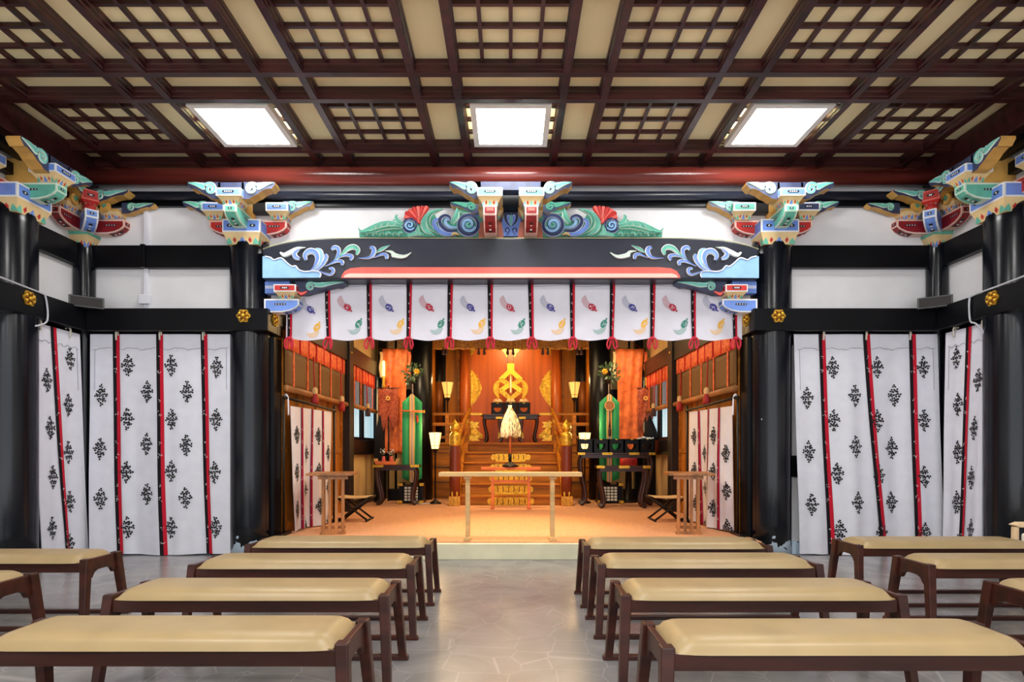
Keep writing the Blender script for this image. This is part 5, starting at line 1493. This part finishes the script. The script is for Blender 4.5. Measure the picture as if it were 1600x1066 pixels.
t = thing('offering_rail', 'long pale wooden rail on two posts at the front edge of the stage', 'rail stand', (0, 5.80, Zs))
Yr = 5.80
xa, xb = PX(687, Yr), PX(908, Yr)
b = MB(); b.box(xa, xb, 5.70, 5.90, PZ(745, 5.7), PZ(738.5, 5.7), 'pale_wood'); b.build('top_board', t, bevel=.006)
for px in (731, 863):
    x = PX(px, Yr)
    b = MB(); b.box(x-.022, x+.022, 5.775, 5.825, Zs+.02, PZ(745, 5.7), 'pale_wood'); b.build('post', t, bevel=.004)
    b = MB(); b.box(x-.035, x+.035, 5.715, 5.885, Zs, Zs+.035, 'pale_wood'); b.build('foot', t, bevel=.004)
    b = MB(); b.box(x-.036, x+.036, 5.74, 5.86, PZ(745, 5.7)-.025, PZ(745, 5.7), 'pale_wood'); b.build('cap', t, bevel=.003)

# ------------------------------------------------------------------ slatted side tables and folding stools
for sg, nm in ((-1, 'left'), (1, 'right')):
    xc = sg*1.915
    t = thing('slatted_table', 'brown wooden side table with slatted ends on the stage, before the %s standing screen' % nm, 'side table', (xc, 6.4, Zs), 'slatted side tables')
    R = Matrix.Translation((xc, 6.42, 0)) @ Matrix.Rotation(sg*-.16, 4, 'Z')
    b = MB(); b.T = R; b.box(-.235, .235, -.29, .29, .775, .80, 'table_wood'); b.build('top', t, bevel=.004)
    for sy in (-1, 1):
        xo = .03*sg*sy
        b = MB(); b.T = R; b.box(-.13+xo, .13+xo, sy*.235-.022, sy*.235+.022, Zs, Zs+.028, 'table_wood'); b.build('foot', t, bevel=.003)
        b = MB(); b.T = R; b.box(-.15+xo, .15+xo, sy*.235-.014, sy*.235+.014, .735, .775, 'table_wood'); b.build('end_rail', t)
        for k in range(4):
            xx = -.10+.0667*k+xo; b = MB(); b.T = R; b.box(xx-.015, xx+.015, sy*.235-.012, sy*.235+.012, Zs+.028, .735, 'table_wood'); b.build('slat', t, bevel=.002)
    # folding stool
    xs = sg*1.925; ys = 7.40
    t = thing('folding_stool', 'black folding stool with a pale seat, behind the %s slatted table' % nm, 'stool', (xs, ys, Zs), 'folding stools')
    b = MB(); b.grid(lambda i, j: (xs-.2+.4*i, ys-.16+.32*j, .465-.012*math.sin(PI*i)), 10, 4, 'tassel_cream'); b.build('seat', t, solid=.012)
    for sy in (-1, 1):
        for s_ in (-1, 1):
            b = MB(); b.tube([(xs+s_*.2, ys+sy*(.14+.015*s_), .46), (xs-s_*.17, ys+sy*(.14+.015*s_), .18)], .013, 'lamp_iron', 8); b.build('leg', t)
    for s_ in (-1, 1):
        b = MB(); b.tube([(xs+s_*.17, ys-.19, .178), (xs+s_*.17, ys+.19, .178)], .013, 'lamp_iron', 8); b.build('foot_bar', t)
        b = MB(); b.tube([(xs+s_*.2, ys-.17, .46), (xs+s_*.2, ys+.17, .46)], .013, 'lamp_iron', 8); b.build('seat_bar', t)

# ------------------------------------------------------------------ standing curtain screens
for sg, nm in ((-1, 'left'), (1, 'right')):
    xa, ya, xb, yb = sg*2.30, 6.20, sg*2.17, 7.22
    zt = 1.50; H = zt-.18
    if sg < 0: f, L = bay_surf(xa, xb, ya, yb, zt, H, .03, .7, pinch=-.02)
    else: f, L = bay_surf(xb, xa, yb, ya, zt, H, .03, 1.9, pinch=-.02)
    crs = []
    for r in range(6):
        for c in range(4):
            if (r+c) % 2 == 0: crs.append(((c+.5)*L/4.0, .30+.20*r))
    nv = (1, 0, 0) if sg < 0 else (-1, 0, 0)
    t = curtain('crested white cloth screen with wine-red bands, on a stand along the %s altar room wall' % nm, f, L, H, [(L*.25, L*.25+.02), (L*.5, L*.5-.01), (L*.75, L*.75)], [(a, c) for a, c in crs if a < L-.05], [], nv, group='standing cloth screens', csize=(.068, .092), strapw=.022, sd=6+sg, hem=False, mats=('wine_cloth', 'wine_red'), cat='screen')
    b = MB(); b.tube([(sg*2.31, 6.05, 1.58), (sg*2.15, 7.30, 1.52)], .016, 'lamp_iron', 8); b.build('crossbar', t)
    for (x, y) in ((sg*2.335, 6.12), (sg*2.16, 7.28)):
        b = MB(); b.tube([(x, y, Zs), (x, y, 1.58)], .014, 'lamp_iron', 8); b.box(x-.03, x+.03, y-.14, y+.14, Zs, Zs+.03, 'black_lacquer'); b.build('pole', t)
    b = MB(); b.tube([Vector(p) for p in catmull([(sg*2.36, 6.20, .72), (sg*2.36, 6.20, 1.5), (sg*2.35, 6.18, 1.585), (sg*2.32, 6.14, 1.615), (sg*2.29, 6.12, 1.57), (sg*2.285, 6.12, 1.40)], 5)], .008, 'white_plastic', 8); b.build('hanging_hook', t)

# ------------------------------------------------------------------ reed blinds along the side walls
def blind(label, sg, y0, y1, zt, zb, ntie, ropes, tcol, reed='sudare'):
    t = thing('reed_blind', label, 'blind', (sg*2.34, (y0+y1)/2, zb), 'rolled reed blinds')
    x = sg*2.335
    b = MB(); b.grid(lambda i, j: (x+.004*math.sin(i*9), y0+(y1-y0)*i, zb+(zt-.22-zb)*j), 12, 6, reed); b.build('reeds', t, solid=.006)
    b = MB(); b.grid(lambda i, j: (x-sg*.008+.004*math.sin(i*25), y0+(y1-y0)*i, zt-.225+.235*j), 24, 3, 'orange_silk')
    for k in range(8):
        yy = y0+(y1-y0)*(k+.5)/8; b.box(x-sg*.016, x-sg*.012, yy-.012, yy+.012, zt-.22, zt, 'red_cloth')
    b.build('silk_band', t, solid=.004)
    for k in range(ntie):
        yy = y0+(y1-y0)*(k+.5)/ntie; b = MB(); b.box(x-sg*.014, x-sg*.006, yy-.017, yy+.017, zb, zt-.22, 'orange_silk'); b.build('tie_strip', t)
    b = MB(); b.tube([(x-sg*.02, y0-.02, zb-.01), (x-sg*.02, y1+.02, zb-.01)], .035, 'table_wood', 12); b.build('bottom_roll', t)
    for yy in ropes:
        b = MB(); b.tube([(x-sg*.05, yy, zt-.2), (x-sg*.06, yy, zb+.04)], .009, 'tassel_red', 8); rope = b.build('rope', t)
        b = MB(); b.lathe([(.006, zb+.08), (.03, zb+.06), (.034, zb+.02), (.026, zb), (.045, zb-.07), (.04, zb-.13)], (x-sg*.065, yy, 0), 12, ['tassel_cream', 'tassel_cream', 'tassel_cream', tcol, tcol]); b.build('tassel', rope)
for sg, nm in ((-1, 'left'), (1, 'right')):
    blind('long reed blind with orange silk band, on the %s altar room wall nearest the opening' % nm, sg, 6.16, 8.36, 2.32, 1.69, 5, (6.9, 8.0) , 'tassel_red')
    blind('shorter reed blind with an orange silk band over the %s altar room windows' % nm, sg, 8.66, 10.2, 2.30, 1.70, 4, (9.45,), 'tassel_dark', 'sudare_thin')
# ------------------------------------------------------------------ camera
cd = bpy.data.cameras.new('camera'); cam = bpy.data.objects.new('camera', cd); COL.objects.link(cam)
cam.location = (0, 0, CAMZ); cam.rotation_euler = (PI/2, 0, 0)
cd.sensor_width = 36; cd.lens = 36*FPX/1600
cd.shift_x = (800-CX)/1600; cd.shift_y = (CY-533)/1600
cd.clip_start = .05
SC.camera = cam

# ------------------------------------------------------------------ light
w = bpy.data.worlds.new('world'); SC.world = w; w.use_nodes = True
bg = w.node_tree.nodes['Background']; bg.inputs['Color'].default_value = (0.86, 0.93, 1.0, 1); bg.inputs['Strength'].default_value = 1.6

def area(name, loc, rot, sx, sy, power, col):
    l = bpy.data.lights.new(name, 'AREA'); l.shape = 'RECTANGLE'; l.size = sx; l.size_y = sy; l.energy = power; l.color = col
    o = bpy.data.objects.new(name, l); COL.objects.link(o); o.location = loc; o.rotation_euler = rot
    return o
def spot(name, loc, target, power, col, ang, blend=.6, r=.06):
    l = bpy.data.lights.new(name, 'SPOT'); l.energy = power; l.color = col; l.spot_size = math.radians(ang); l.spot_blend = blend; l.shadow_soft_size = r
    o = bpy.data.objects.new(name, l); COL.objects.link(o); o.location = loc
    o.rotation_euler = (Vector(target)-Vector(loc)).to_track_quat('-Z', 'Y').to_euler()
    return o
def point(name, loc, power, col, r=.05):
    l = bpy.data.lights.new(name, 'POINT'); l.energy = power; l.color = col; l.shadow_soft_size = r
    o = bpy.data.objects.new(name, l); COL.objects.link(o); o.location = loc
    return o
# unseen area lights added nearer the entrance to fill the hall
for xc in (-2.318, 0, 2.318):
    for yc in (1.75, -1.7):
        area('hall_panel_light', (xc, yc, 3.83), (0, 0, 0), .57, .57, 42, (1, .98, .95))
WARM = (1.0, .66, .30); AMB = (1.0, .74, .44)
area('stage_light', (0, 7.4, 3.25), (0, 0, 0), 2.6, 1.4, 60, AMB)
area('altar_light', (0, 9.9, 3.25), (math.radians(-18), 0, 0), 2.4, .8, 60, WARM)
spot('carpet_spot', (0, 6.9, 3.2), (0, 6.75, .16), 330, (1, .82, .42), 58, 1.0)
spot('door_spot', (0, 10.95, 3.22), (0, 12.0, 2.2), 70, (1, .68, .28), 120, .7)
spot('step_spot', (0, 8.2, 3.2), (0, 9.7, .6), 200, (1, .74, .38), 50, .8)
for sg in (-1, 1):
    point('lamp_bulb', (sg*1.16, 10.95, 2.42), 7, (1, .66, .30))
    point('lamp_bulb', (sg*1.22, 9.68, 1.44), 7, (1, .66, .30))
    spot('banner_spot', (sg*1.9, 8.9, 3.2), (sg*1.95, 10.3, 1.9), 120, (1, .74, .44), 60, .8)

# unseen slab added behind the hall, bouncing sun onto its ceiling
b = MB(); b.box(-14, 14, -22, YB, -.2, -.1, 'plaster'); struct(b, 'ground')
sl = bpy.data.lights.new('sun', 'SUN'); sl.energy = 7.0; sl.angle = .01; sl.color = (1, .97, .92)
so = bpy.data.objects.new('sun', sl); COL.objects.link(so)
so.rotation_euler = Vector((.15, .45, -1)).to_track_quat('-Z', 'Y').to_euler()

vs = SC.view_settings
vs.view_transform = 'Standard'; vs.look = 'None'; vs.exposure = 0.25; vs.gamma = 1.0
vs.use_curve_mapping = False
